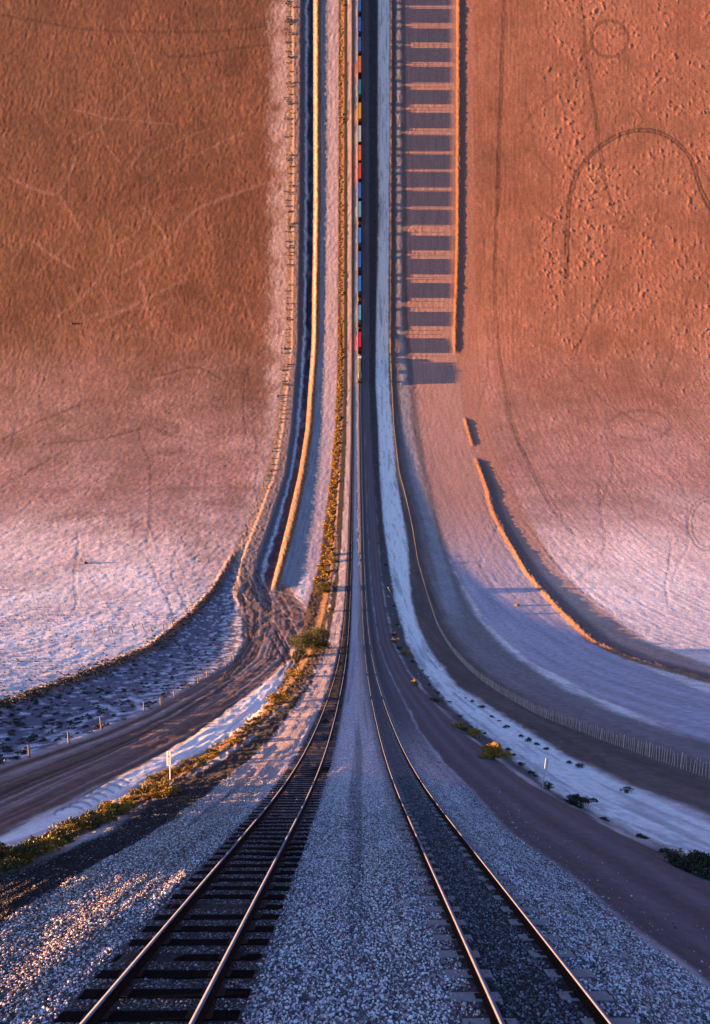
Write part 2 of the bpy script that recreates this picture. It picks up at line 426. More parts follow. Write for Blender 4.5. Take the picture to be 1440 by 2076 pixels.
HD += m * saltw * .05 * fbm(X * 1.3, S * .1, 80, 3)
zone(m * sst(1310, 1330, V), 4)
# muddy turning area and the brown dirt road curving off to the left
PATH = [(1175, 500, 575), (1210, 482, 600), (1240, 488, 625), (1265, 492, 622), (1300, 496, 600), (1335, 478, 590), (1370, 428, 552), (1410, 355, 505), (1450, 275, 452), (1490, 178, 398), (1520, 90, 345), (1550, 0, 290), (1590, -110, 205), (1630, -220, 125), (1690, -380, 0), (1760, -560, -150)]
m, l, r = strip(PATH, .6, .6, v0=1180, vs=18)
t = (U - l) / np.maximum(r - l, 1)
rut = fbm(t * 16 + .4 * J1, S * .012, 81, 4)
paint(m, (.20, .105, .08), .9, rut + .3 * J3)
paint(m * sst(.18, .42, rut + .2 * t) * .75 * sst(1250, 1330, V), (.42, .31, .30))
paint(m * sst(.28, .55, -rut) * .85, (.045, .026, .022))
paint(m * (1 - sst(1230, 1290, V)) * .55 * sst(.0, .5, J1 + J2), (.42, .35, .38))
HD += m * .055 * rut - m * .12
zone(m * sst(1215, 1225, V), 3)
stamp(spline([(560, 1280), (575, 1310), (592, 1340), (580, 1365)]), 1.6, .35, -.06, 0, 2); stamp(spline([(548, 1290), (565, 1320), (580, 1345), (568, 1368)]), 1.4, .35, -.06, 0, 2)
for pts in ([(478, 1140), (500, 1185), (540, 1215), (580, 1252), (604, 1300)], [(470, 1160), (492, 1215), (540, 1250), (575, 1300), (590, 1340)], [(500, 1150), (540, 1190), (590, 1205), (620, 1225)],
            [(510, 1268), (545, 1235), (590, 1225), (622, 1240)], [(505, 1295), (530, 1262), (570, 1250), (612, 1262)], [(490, 1145), (515, 1200), (520, 1260), (505, 1310), (460, 1370)], [(520, 1160), (545, 1220), (540, 1280), (505, 1340), (440, 1400)]):
    stamp(spline(pts), 1.1, .45, -.03, 2.8, 1.6); stamp(spline([(x_ + 9, y_ + 3) for x_, y_ in pts]), 1.0, .45, .01, 0, 2, (.50, .38, .36))
for k in range(7): stamp(ring(235 - 15 * k, 1600 + 9 * k, 34, 20, 190, 320), 1.4, .5, -.04, 0, 2.2)
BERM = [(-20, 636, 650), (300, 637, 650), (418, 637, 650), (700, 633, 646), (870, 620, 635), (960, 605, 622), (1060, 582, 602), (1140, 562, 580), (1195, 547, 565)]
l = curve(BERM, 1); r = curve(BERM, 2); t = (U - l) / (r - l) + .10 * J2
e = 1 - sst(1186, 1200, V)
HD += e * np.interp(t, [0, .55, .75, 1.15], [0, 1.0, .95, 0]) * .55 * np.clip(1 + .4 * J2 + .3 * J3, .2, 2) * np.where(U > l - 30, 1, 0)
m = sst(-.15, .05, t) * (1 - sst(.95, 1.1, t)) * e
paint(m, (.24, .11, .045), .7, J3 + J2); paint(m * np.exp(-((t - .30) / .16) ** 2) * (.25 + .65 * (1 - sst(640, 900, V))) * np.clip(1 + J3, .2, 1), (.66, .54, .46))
BUSH = [(-20, 687, 698), (700, 686, 697), (870, 680, 691), (960, 671, 688), (1060, 658, 683), (1140, 648, 684), (1200, 632, 672), (1290, 606, 660), (1350, 590, 648), (1400, 560, 612), (1450, 520, 556), (1500, 455, 505), (1600, 272, 350), (1650, 195, 268), (1700, 105, 170), (1760, -15, 55), (1800, -120, -40)]
m, l, r = strip(BUSH, .5, .6); paint(m, (.095, .046, .025), .7, J3 + J2); HD += m * .08 * np.clip(J3 + J2, -.3, 1.5)
# dark rock flank
BUSHR = curve(BUSH, 2)
ROCK = [(-20, 697, 704), (870, 690, 702), (960, 687, 699), (1060, 682, 695), (1140, 682, 694), (1220, 668, 678), (1305, 640, 662), (1350, 632, 648), (1400, 600, 634), (1450, 548, 590), (1500, 495, 545), (1600, 345, 432), (1650, 265, 368), (1725, 108, 250), (1780, 0, 160), (1850, -150, 60), (1950, -380, -60), (2076, -680, -200)]
m = sst(-.4, .4, (U - BUSHR) / SCALE + .5 * J1 + .3 * J2) * (1 - sst(-7.6, -7.0, X + .5 * J1)); paint(m, (.022, .018, .019), .5, J3)
rockm = m.copy()
# ballast bed
m = sst(-7.9, -7.5, X + .35 * J1 + .3 * J2) * (1 - sst(4.9, 5.4, X + .1 * J2))
rr = curve(ROAD, 1)
m = sst(-.25, .25, X + 7.35 + .5 * J1 + .4 * J2) * (1 - sst(-.25, .25, (U - rr) / SCALE + .15 * J2))
gravm = m.copy()
paint(m, (.68, .56, .57), .22, J3 + .6 * fbm(X * .8, S * .03, 83))
paint(m * (1 - sst(-5.2, -4.4, X)), (.52, .40, .37), .2, fbm(X * 1.0, S * .03, 84) + .3 * J3)
paint(m * sst(.2, .45, fbm(X * 1.6, S * .025, 85, 3)) * (1 - sst(-5.4, -4.9, X)) * .75, (.17, .13, .15))
paint(m * sst(.1, .4, fbm(X * 1.3, S * .018, 87, 3)) * (np.abs(X) < 2) * .65, (.16, .145, .17))
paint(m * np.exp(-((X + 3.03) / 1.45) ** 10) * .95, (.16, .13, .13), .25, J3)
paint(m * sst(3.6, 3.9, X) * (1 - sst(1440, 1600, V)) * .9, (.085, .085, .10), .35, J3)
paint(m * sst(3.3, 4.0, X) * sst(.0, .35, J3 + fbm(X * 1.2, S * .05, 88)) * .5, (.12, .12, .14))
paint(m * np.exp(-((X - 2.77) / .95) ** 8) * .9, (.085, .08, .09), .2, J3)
paint(m * np.exp(-((X - 1.75) / .28) ** 2) * .5 , (.34, .24, .20), .2, J3)
far = 1 - sst(1300, 1560, V)
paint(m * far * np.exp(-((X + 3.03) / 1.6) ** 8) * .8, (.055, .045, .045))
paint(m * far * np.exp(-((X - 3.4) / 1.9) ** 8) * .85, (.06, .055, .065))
paint(m * far * np.exp(-((X - 1.0) / .6) ** 4) * .7, (.40, .27, .22))
paint(m * far * np.exp(-((X + .6) / .9) ** 4) * .6, (.42, .42, .46))
HD += m * .03 * fbm(X * 1.3, S * .06, 86, 3) * (np.abs(X + 3.03) > 1.7) * (np.abs(X - 2.77) > 1.7)
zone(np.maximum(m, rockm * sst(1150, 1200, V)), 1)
C = np.clip(C, .012, .92)
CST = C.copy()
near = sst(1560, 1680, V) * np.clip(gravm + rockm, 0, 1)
C[:] = C * (1 - near * .8)[..., None]  # dark dirt and gap shade between the stones, put into the bed colour
# keep the bed clear of rails and ties
HD += (X < -7.4) * (X > -13) * gravm * 0 + .06 * J3 * ((X < -7.4) & (X > -14))
HD = np.where((np.abs(X + 3.03) < 1.45) | (np.abs(X - 2.77) < 1.45), np.minimum(HD, 0.0), HD)

P = world(X, S, H + HD)

# ------------------------------------------------------------------ materials
def mat(name, color=(.5, .5, .5), rough=.8, metal=0.0, noise=None, bump=0.0, bscale=20, attr=None):
    m = bpy.data.materials.new(name); m.use_nodes = True
    nt = m.node_tree; b = nt.nodes['Principled BSDF']
    b.inputs['Roughness'].default_value = rough; b.inputs['Metallic'].default_value = metal
    src = None
    tc = nt.nodes.new('ShaderNodeTexCoord')
    if attr:
        a = nt.nodes.new('ShaderNodeAttribute'); a.attribute_name = attr; src = a.outputs['Color']
    else:
        rgb = nt.nodes.new('ShaderNodeRGB'); rgb.outputs[0].default_value = (*color, 1); src = rgb.outputs[0]
    for sc, amt in (noise or []):
        n = nt.nodes.new('ShaderNodeTexNoise'); n.inputs['Scale'].default_value = sc; n.inputs['Detail'].default_value = 4
        nt.links.new(tc.outputs['Object'], n.inputs['Vector'])
        mr = nt.nodes.new('ShaderNodeMapRange'); mr.inputs[1].default_value = .25; mr.inputs[2].default_value = .75
        mr.inputs[3].default_value = 1 - amt; mr.inputs[4].default_value = 1 + amt
        nt.links.new(n.outputs[0], mr.inputs[0])
        mx = nt.nodes.new('ShaderNodeVectorMath'); mx.operation = 'SCALE'
        nt.links.new(src, mx.inputs[0]); nt.links.new(mr.outputs[0], mx.inputs['Scale']); src = mx.outputs[0]
    nt.links.new(src, b.inputs['Base Color'])
    if bump:
        n = nt.nodes.new('ShaderNodeTexNoise'); n.inputs['Scale'].default_value = bscale; n.inputs['Detail'].default_value = 6
        nt.links.new(tc.outputs['Object'], n.inputs['Vector'])
        bp = nt.nodes.new('ShaderNodeBump'); bp.inputs['Strength'].default_value = 1; bp.inputs['Distance'].default_value = bump
        nt.links.new(n.outputs[0], bp.inputs['Height']); nt.links.new(bp.outputs[0], b.inputs['Normal'])
    return m


M_ground = mat('dry_ground', attr='col', rough=.95, noise=[(.9, .26), (7, .26)], bump=.03, bscale=6)
M_salt = mat('salt_crust', attr='col', rough=.85, noise=[(1.6, .18), (11, .16)], bump=.012, bscale=9)
M_road = mat('packed_dirt', attr='col', rough=.95, noise=[(3.0, .18), (40, .4)], bump=.010, bscale=30)
M_water = mat('brine', attr='col', rough=.3, noise=[(.4, .2)])
M_water.node_tree.nodes['Principled BSDF'].inputs['Specular IOR Level'].default_value = .12


def gravel_mat():
    m = mat('ballast_gravel', attr='col', rough=.9)
    nt = m.node_tree; b = nt.nodes['Principled BSDF']
    src = b.inputs['Base Color'].links[0].from_socket
    tc = [n for n in nt.nodes if n.type == 'TEX_COORD'][0]
    v = nt.nodes.new('ShaderNodeTexVoronoi'); v.inputs['Scale'].default_value = 17
    nt.links.new(tc.outputs['Object'], v.inputs['Vector'])
    sp = nt.nodes.new('ShaderNodeSeparateColor'); nt.links.new(v.outputs['Color'], sp.inputs[0])
    cr = nt.nodes.new('ShaderNodeValToRGB'); e = cr.color_ramp.elements
    e[0].position = 0; e[0].color = (.25, .25, .27, 1); e[1].position = 1; e[1].color = (1.7, 1.65, 1.6, 1)
    x = cr.color_ramp.elements.new(.5); x.color = (.85, .83, .82, 1)
    nt.links.new(sp.outputs[0], cr.inputs[0])
    mx = nt.nodes.new('ShaderNodeVectorMath'); mx.operation = 'MULTIPLY'
    nt.links.new(src, mx.inputs[0]); nt.links.new(cr.outputs[0], mx.inputs[1]); nt.links.new(mx.outputs[0], b.inputs['Base Color'])
    bp = nt.nodes.new('ShaderNodeBump'); bp.inputs['Distance'].default_value = .03; bp.invert = True
    nt.links.new(v.outputs['Distance'], bp.inputs['Height']); nt.links.new(bp.outputs[0], b.inputs['Normal'])
    return m


M_gravel = gravel_mat()


# ------------------------------------------------------------------ land meshes, one per kind of surface
def mesh_from(name, verts, faces, material, cols=None, sm=True):
    me = bpy.data.meshes.new(name)
    verts = np.asarray(verts, np.float32); faces = np.asarray(faces, np.int32); k = faces.shape[1]
    me.vertices.add(len(verts)); me.vertices.foreach_set('co', verts.ravel())
    me.loops.add(faces.size); me.loops.foreach_set('vertex_index', faces.ravel())
    me.polygons.add(len(faces)); me.polygons.foreach_set('loop_start', np.arange(0, faces.size, k, dtype=np.int32))
    me.polygons.foreach_set('loop_total', np.full(len(faces), k, np.int32))
    if sm: me.polygons.foreach_set('use_smooth', np.ones(len(faces), bool))
    if cols is not None:
        a = me.attributes.new('col', 'FLOAT_COLOR', 'POINT')
        a.data.foreach_set('color', np.concatenate([cols, np.ones((len(cols), 1))], 1).astype(np.float32).ravel())
    me.update(); me.validate()
    if material: me.materials.append(material)
    return me


def obj(name, me, parent=None):
    o = bpy.data.objects.new(name, me); COL.objects.link(o)
    if parent: o.parent = parent
    return o


def tag(o, label=None, cat=None, group=None, kind=None):
    for k, v in (('label', label), ('category', cat), ('group', group), ('kind', kind)):
        if v: o[k] = v
    return o


idx = np.arange(NR * NC).reshape(NR, NC)
quads = np.stack([idx[:-1, :-1], idx[1:, :-1], idx[1:, 1:], idx[:-1, 1:]], -1).reshape(-1, 4)
fz = ZONE[:-1, :-1].reshape(-1)
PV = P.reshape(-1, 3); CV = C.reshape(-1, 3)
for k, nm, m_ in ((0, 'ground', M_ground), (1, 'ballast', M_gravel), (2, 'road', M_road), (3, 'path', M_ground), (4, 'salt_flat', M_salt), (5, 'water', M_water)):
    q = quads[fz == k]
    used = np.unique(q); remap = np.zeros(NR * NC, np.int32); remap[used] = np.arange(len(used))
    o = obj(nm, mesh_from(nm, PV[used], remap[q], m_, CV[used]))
    tag(o, kind='structure')


# ------------------------------------------------------------------ placing things on the land
def at(u, v):
    """photo pixel -> x, s, height on the finished land"""
    ri = int(np.argmin(np.abs(vrows - v))); ci = int(np.argmin(np.abs(ucols - u)))
    return float(X[ri, ci]), float(S[ri, ci]), float(H[ri, ci] + HD[ri, ci])


def place(o, x, s, h, rz=0.0, sc=1.0, tilt=(0, 0)):
    y, z, c, sn = [float(a) for a in frame(s)]
    R = Matrix(((1, 0, 0, x), (0, c, -sn, y - sn * h), (0, sn, c, z + c * h), (0, 0, 0, 1)))
    if not hasattr(sc, '__len__'): sc = (sc, sc, sc)
    o.matrix_world = R @ Matrix.Rotation(rz, 4, 'Z') @ Matrix.Rotation(tilt[0], 4, 'X') @ Matrix.Rotation(tilt[1], 4, 'Y') @ Matrix.Diagonal((*sc, 1))


def empty(name, label, cat, group=None):
    o = bpy.data.objects.new(name, None); COL.objects.link(o); o.empty_display_size = .2
    return tag(o, label, cat, group)


class MB:
    def __init__(s): s.v = []; s.f = []

    def box(s, x0, x1, y0, y1, z0, z1, taper=0.0):
        b = len(s.v); t = taper
        s.v += [(x0, y0, z0), (x1, y0, z0), (x1, y1, z0), (x0, y1, z0), (x0 + t, y0 + t, z1), (x1 - t, y0 + t, z1), (x1 - t, y1 - t, z1), (x0 + t, y1 - t, z1)]
        s.f += [[b + i for i in q] for q in ((0, 3, 2, 1), (4, 5, 6, 7), (0, 1, 5, 4), (1, 2, 6, 5), (2, 3, 7, 6), (3, 0, 4, 7))]
        return s

    def cyl(s, c, r, h, axis='z', n=12, r2=None):
        b = len(s.v); r2 = r if r2 is None else r2
        for k, (rr, t) in enumerate(((r, 0), (r2, h))):
            for i in range(n):
                a = 2 * math.pi * i / n; p = (rr * math.cos(a), rr * math.sin(a))
                s.v.append({'z': (c[0] + p[0], c[1] + p[1], c[2] + t), 'x': (c[0] + t, c[1] + p[0], c[2] + p[1]), 'y': (c[0] + p[0], c[1] + t, c[2] + p[1])}[axis])
        for i in range(n): s.f.append([b + i, b + (i + 1) % n, b + n + (i + 1) % n, b + n + i])
        s.f.append([b + i for i in range(n)][::-1]); s.f.append([b + n + i for i in range(n)])
        return s

    def build(s, name, material, parent=None, bevel=0.0):
        me = bpy.data.meshes.new(name); me.from_pydata(s.v, [], s.f)
        bm = bmesh.new(); bm.from_mesh(me); bmesh.ops.recalc_face_normals(bm, faces=bm.faces)
        if bevel: bmesh.ops.bevel(bm, geom=list(bm.edges), offset=bevel, segments=1, affect='EDGES')
        bm.to_mesh(me); bm.free(); me.materials.append(material)
        return obj(name, me, parent)


# ------------------------------------------------------------------ railway tracks
M_rail = mat('worn_steel_rail', (.18, .20, .28), .75, 0, noise=[(6, .2)])
M_railside = mat('rusty_rail_side', (.020, .009, .007), .85, 0, noise=[(5, .3)])
M_wood = mat('creosoted_timber', (.006, .0055, .006), .9, 0, noise=[(8, .35)], bump=.01, bscale=25)
M_conc = mat('concrete_tie', (.27, .26, .26), .85, 0, noise=[(7, .15)], bump=.004, bscale=40)
for m_ in (M_rail, M_railside, M_wood): m_.node_tree.nodes['Principled BSDF'].inputs['Specular IOR Level'].default_value = .08
M_plate = mat('rusty_plate', (.025, .014, .011), .8, .2, noise=[(12, .4)])
SMAX = float(np.interp(-(-420), -(V0 - F * (Zb - CAM_H) / Yb), SS))
SMIN = 2.0
RP = [(-.07, -.02), (.07, -.02), (.07, .0), (.018, .03), (.018, .10), (.037, .115), (.037, .15), (-.037, .15), (-.037, .115), (-.018, .10), (-.018, .03), (-.07, .0)]
TIE_TOP = {'wood': .005, 'conc': .012}


def rail(parent, x0, base):
    s = np.concatenate([np.arange(SMIN, 60, .5), np.arange(60, SMAX, 2.0)]); n = len(RP)
    vs = np.concatenate([world(np.full_like(s, x0 + px), s, base + pz)[:, None, :] for px, pz in RP], 1).reshape(-1, 3)
    f = []
    for i in range(len(s) - 1):
        for j in range(n): f.append((i * n + j, i * n + (j + 1) % n, (i + 1) * n + (j + 1) % n, (i + 1) * n + j))
    me = mesh_from('rail', vs, f, M_railside, sm=False)
    me.materials.append(M_rail)
    mi = np.zeros((len(s) - 1, n), np.int32); mi[:, 6] = 1
    me.polygons.foreach_set('material_index', mi.ravel())
    return obj('rail', me, parent)


def tie_geom(kind):
    mb = MB()
    if kind == 'wood':
        mb.box(-1.33, 1.33, -.115, .115, -.14, .01)
    else:
        mb.box(-1.28, -.45, -.13, .13, -.15, .012, .015).box(.45, 1.28, -.13, .13, -.15, .012, .015).box(-.45, .45, -.11, .11, -.18, -.055, .01)
    return mb


def plate_geom(kind):
    mb = MB()
    a = (.19, .095) if kind == 'wood' else (.12, .06)
    mb.box(-a[0], a[0], -a[1], a[1], .0135, .026)
    return mb


def track(xc, kind, label):
    root = empty('railway_track', label, 'railway track')
    place(root, xc, SMIN, 0)
    inv = root.matrix_world.inverted()
    mt = M_wood if kind == 'wood' else M_conc
    for sx in (-.7535, .7535):
        r = rail(root, xc + sx, .045); r.matrix_parent_inverse = inv
    proto = tie_geom(kind).build('tie', mt, root, bevel=.008); proto.matrix_parent_inverse = inv
    pp = [plate_geom(kind).build('tie_plate', M_plate, proto) for _ in (0, 1)]
    for q, sx in zip(pp, (-.7535, .7535)): q.location.x = sx
    sp = .52 if kind == 'wood' else .61
    rng = random.Random(3)
    ss = np.arange(SMIN + 1.6, SMAX, sp)
    bv = np.array([v.co[:] for v in proto.data.vertices]); bf = [list(p.vertices) for p in proto.data.polygons]
    rest_v, rest_f = [], []
    for i, s in enumerate(ss):
        dx = rng.uniform(-.05, .05); dh = rng.uniform(-.012, .004); rz = rng.uniform(-.015, .015)
        if i < 100:
            if i == 0: o = proto
            else:
                o = proto.copy(); COL.objects.link(o); o.parent = root; o.matrix_parent_inverse = inv
                for q in pp: p = q.copy(); COL.objects.link(p); p.parent = o
            place(o, xc + dx, s, dh, rz)
        elif i < 1500:
            b = len(rest_v)
            w = world(xc + dx + bv[:, 0], np.full(len(bv), s) + bv[:, 1], dh + bv[:, 2])
            rest_v += w.tolist(); rest_f += [[b + k for k in f] for f in bf]
    me = bpy.data.meshes.new('ties'); me.from_pydata(rest_v, [], rest_f); me.materials.append(mt)
    o = obj('ties', me, root); o.matrix_parent_inverse = inv; o['kind'] = 'stuff'
    return root


track(-3.03, 'wood', 'left railway track, empty, with black timber ties showing in pale gravel')
track(2.77, 'conc', 'right railway track with grey concrete ties half buried in dark gravel, carrying the train')

# ------------------------------------------------------------------ loose stones of the ballast near the camera
M_stone = mat('ballast_stone', attr='col', rough=.9, noise=[(30, .15)])


def stones():
    ico_v = []; t = (1 + 5 ** .5) / 2
    for a, b in ((-1, t), (1, t), (-1, -t), (1, -t)): ico_v += [(a, b, 0), (0, a, b), (b, 0, a)]
    bm = bmesh.new(); bmesh.ops.create_icosphere(bm, subdivisions=1, radius=1)
    iv = np.array([v.co[:] for v in bm.verts]); jf = np.array([[v.index for v in f.verts] for f in bm.faces]); bm.free()
    n = 330000
    s = 2.5 + 24 * RNG.random(n) ** 1.35
    x = -13.2 + 21.5 * RNG.random(n)
    y, z, c, sn = frame(s)
    hh = emb(x)
    yy = y - sn * hh; u = U0 + F * x / yy; v = V0 - F * (z + c * hh - CAM_H) / yy
    ri = np.clip(np.searchsorted(vrows, v), 0, NR - 1); ci = np.clip(np.searchsorted(ucols, u), 0, NC - 1)
    g = np.maximum(gravm[ri, ci], rockm[ri, ci]) > .45
    inl = np.abs(x + 3.03) < 1.36; inr = np.abs(np.abs(x - 2.77) - .7535) < .16
    onrail = np.abs(np.abs(x + 3.03) - .7535) < .11
    stray = (ZONE[ri, ci] == 2) & (RNG.random(n) < .035 * np.clip(1.2 - (x - 4.6) / 4, .12, 1))
    keep = (g | stray) & ~onrail & ~inr & (u > -250) & (u < 1700)
    x, s, u, v, ri, ci, inl = [a[keep] for a in (x, s, u, v, ri, ci, inl)]
    # between timber ties the stones stay in the cribs
    ph = ((s - (SMIN + 1.6)) / .52) % 1.0
    crib = np.minimum(ph, 1 - ph) * .52 > .135
    ph2 = ((s - (SMIN + 1.6)) / .61) % 1.0; tie2 = (np.minimum(ph2, 1 - ph2) * .61 < .14) & (np.abs(x - 2.77) < 1.26) & (np.abs(x - 2.77) > .45)
    k = (~inl | crib) & (~tie2 | (RNG.random(len(x)) < .10))
    x, s, ri, ci, inl = [a[k] for a in (x, s, ri, ci, inl)]
    n = len(x)
    r = RNG.uniform(.011, .025, n) * np.where(RNG.random(n) < .06, 1.4, 1)
    base = np.where((ZONE[ri, ci] == 2)[:, None], .34, CST[ri, ci])
    pick = (rockm[ri, ci] > .5) & (RNG.random(len(x)) < .10)
    base = np.where(pick[:, None], np.array([.26, .19, .18]), base)
    shade = np.clip(RNG.lognormal(-.22, .85, n), .10, 2.6)[:, None]
    tint = 1 + RNG.normal(0, .05, (n, 3))
    col = np.clip(base * shade * tint, .015, .9)
    h = H[ri, ci] * 0 + emb(x) + HD[ri, ci] + r * .35 - np.where(inl, .012, 0)
    ang = RNG.random((n, 3)) * 6.283
    V_ = np.empty((n, len(iv), 3)); sc = RNG.uniform(.65, 1.25, (n, 3)) * np.array([1, 1, .75])
    jit = 1 + .22 * RNG.standard_normal((n, len(iv)))
    p = iv[None] * sc[:, None, :] * np.clip(jit, .55, 1.5)[..., None]
    ca, sa = np.cos(ang[:, 0])[:, None], np.sin(ang[:, 0])[:, None]
    p = np.stack([p[..., 0] * ca - p[..., 1] * sa, p[..., 0] * sa + p[..., 1] * ca, p[..., 2]], -1)
    ca, sa = np.cos(ang[:, 1] * .12)[:, None], np.sin(ang[:, 1] * .12)[:, None]
    p = np.stack([p[..., 0], p[..., 1] * ca - p[..., 2] * sa, p[..., 1] * sa + p[..., 2] * ca], -1) * r[:, None, None]
    y, z, c, sn = frame(s)
    W = np.stack([x[:, None] + p[..., 0], y[:, None] - sn[:, None] * (h[:, None] + p[..., 2]) + c[:, None] * p[..., 1],
                  z[:, None] + c[:, None] * (h[:, None] + p[..., 2]) + sn[:, None] * p[..., 1]], -1)
    fc = (jf[None] + (np.arange(n) * len(iv))[:, None, None]).reshape(-1, 3)
    me = mesh_from('ballast_stones', W.reshape(-1, 3), fc, M_stone, np.repeat(col, len(iv), 0), sm=False)
    tag(obj('ballast_stones', me), 'loose crushed stones covering the railway bed between and beside the two tracks', 'gravel', kind='stuff')


stones()


# ------------------------------------------------------------------ plants
def leaf_mesh(name, n, lobes, size, material, seed, flat=1.0):
    """many leaf-sized blades clustered on uneven lobes"""
    r = np.random.default_rng(seed); L = np.array(lobes, float)
    w = L[:, 3] ** 2; pick = r.choice(len(L), n, p=w / w.sum())
    d = r.standard_normal((n, 3)); d /= np.linalg.norm(d, axis=1)[:, None]; d[:, 2] = np.abs(d[:, 2]) * 1.0 - .25 * r.random(n)
    rad = L[pick, 3] * (.35 + .65 * r.random(n) ** .5) * (1 + .25 * r.standard_normal(n) * (r.random(n) < .25))
    c = L[pick, :3] + d * rad[:, None] * np.array([1, 1, flat])
    c[:, 2] = np.maximum(c[:, 2], .02)
    up = d + .7 * r.standard_normal((n, 3)); up /= np.linalg.norm(up, axis=1)[:, None]
    side = np.cross(up, r.standard_normal((n, 3))); side /= np.linalg.norm(side, axis=1)[:, None]
    ln = size * r.uniform(.7, 1.6, n)[:, None]; wd = ln * .38
    V_ = np.stack([c - side * wd, c + side * wd, c + side * wd * .4 + up * ln, c - side * wd * .4 + up * ln * .9], 1).reshape(-1, 3)
    f = np.arange(4 * n).reshape(n, 4)
    return mesh_from(name, V_, f, material, sm=False)


def plant_mat(name, a, b):
    m = bpy.data.materials.new(name); m.use_nodes = True; nt = m.node_tree; p = nt.nodes['Principled BSDF']
    g = nt.nodes.new('ShaderNodeNewGeometry'); cr = nt.nodes.new('ShaderNodeValToRGB')
    cr.color_ramp.elements[0].color = (*a, 1); cr.color_ramp.elements[1].color = (*b, 1)
    nt.links.new(g.outputs['Random Per Island'], cr.inputs[0]); nt.links.new(cr.outputs[0], p.inputs['Base Color'])
    p.inputs['Roughness'].default_value = .7
    return m


M_yel = plant_mat('yellow_shrub_leaf', (.16, .085, .012), (.42, .26, .02))
M_olive = plant_mat('olive_shrub_leaf', (.045, .04, .010), (.15, .12, .02))
M_green = plant_mat('green_bush_leaf', (.02, .024, .008), (.075, .075, .02))
M_dark = plant_mat('dark_shrub_leaf', (.022, .022, .012), (.07, .06, .025))
M_grass = plant_mat('dry_grass_blade', (.16, .08, .03), (.42, .22, .07))
M_stem = mat('woody_stem', (.09, .055, .035), .9, noise=[(9, .3)])


def lobes(seed, n, rx, ry, h, r):
    q = random.Random(seed)
    return [(q.uniform(-rx, rx), q.uniform(-ry, ry), q.uniform(.15, 1) * h, q.uniform(.6, 1.15) * r) for _ in range(n)]


small = [leaf_mesh('shrub', 170, lobes(s, 5, .35, .35, .45, .34), .17, M_yel, s) for s in (1, 2, 3)]
small_o = [leaf_mesh('shrub', 170, lobes(s, 5, .35, .35, .4, .34), .17, M_olive, s) for s in (4, 5)]
near_o = [leaf_mesh('shrub', 620, lobes(s, 8, .38, .38, .42, .3), .075, M_olive, s) for s in (14, 15, 16)]
near_y = [leaf_mesh('shrub', 620, lobes(s, 8, .38, .38, .42, .3), .075, M_yel, s) for s in (17, 18)]
near_d = [leaf_mesh('shrub', 480, lobes(s, 7, .38, .38, .26, .26), .075, M_dark, s) for s in (19, 20)]
small_d = [leaf_mesh('shrub', 150, lobes(s, 4, .35, .35, .3, .32), .17, M_dark, s) for s in (6, 7)]
tuft = [leaf_mesh('grass_clump', 500, lobes(s, 6, .42, .5, .2, .26), .085, M_grass, s) for s in (8, 9)]


QUEUE = []


def shrub(u, v, sc, meshes, name, label, cat, group, rnd):
    x, s, h = at(u, v)
    QUEUE.append((sc * F / (float(frame(s)[0]) + 1e-6), rnd.choice(meshes), name, label, cat, group, x, s, h - .03, rnd.uniform(0, 6.28),
                  (sc * rnd.uniform(.8, 1.25), sc * rnd.uniform(.8, 1.25), sc * rnd.uniform(.75, 1.2))))


def plant_queue(limit=278):
    """the shrubs that show largest are objects of their own, the rest one mass"""
    QUEUE.sort(key=lambda q: -q[0])
    vs, mi = [], []; mats = []
    for k, (_, me, name, label, cat, group, x, s, h, rz, sc) in enumerate(QUEUE):
        if k < limit:
            o = obj(name, me); place(o, x, s, h, rz, sc); tag(o, label, cat, group)
            continue
        p = np.array([v.co[:] for v in me.vertices])[:400] * np.array(sc)
        px = p[:, 0] * math.cos(rz) - p[:, 1] * math.sin(rz); py = p[:, 0] * math.sin(rz) + p[:, 1] * math.cos(rz)
        y, z, c, sn = frame(s); hh = h + p[:, 2]
        vs.append(np.stack([x + px, y - sn * hh + c * py, z + c * hh + sn * py], -1))
        m_ = me.materials[0]
        if m_ not in mats: mats.append(m_)
        mi += [mats.index(m_)] * (len(p) // 4)
    W = np.concatenate(vs)
    me = mesh_from('shrubs', W, np.arange(len(W)).reshape(-1, 4), None, sm=False)
    for m_ in mats: me.materials.append(m_)
    me.polygons.foreach_set('material_index', np.array(mi, np.int32))
    tag(obj('shrubs', me), 'distant small shrubs lining the far stretches of the railway', 'shrubs', kind='stuff')


rnd = random.Random(21)


def lerp_line(pts, v):
    vk = [p[0] for p in pts]
    return [float(np.interp(v, vk, [p[k] for p in pts])) for k in range(1, len(pts[0]))]


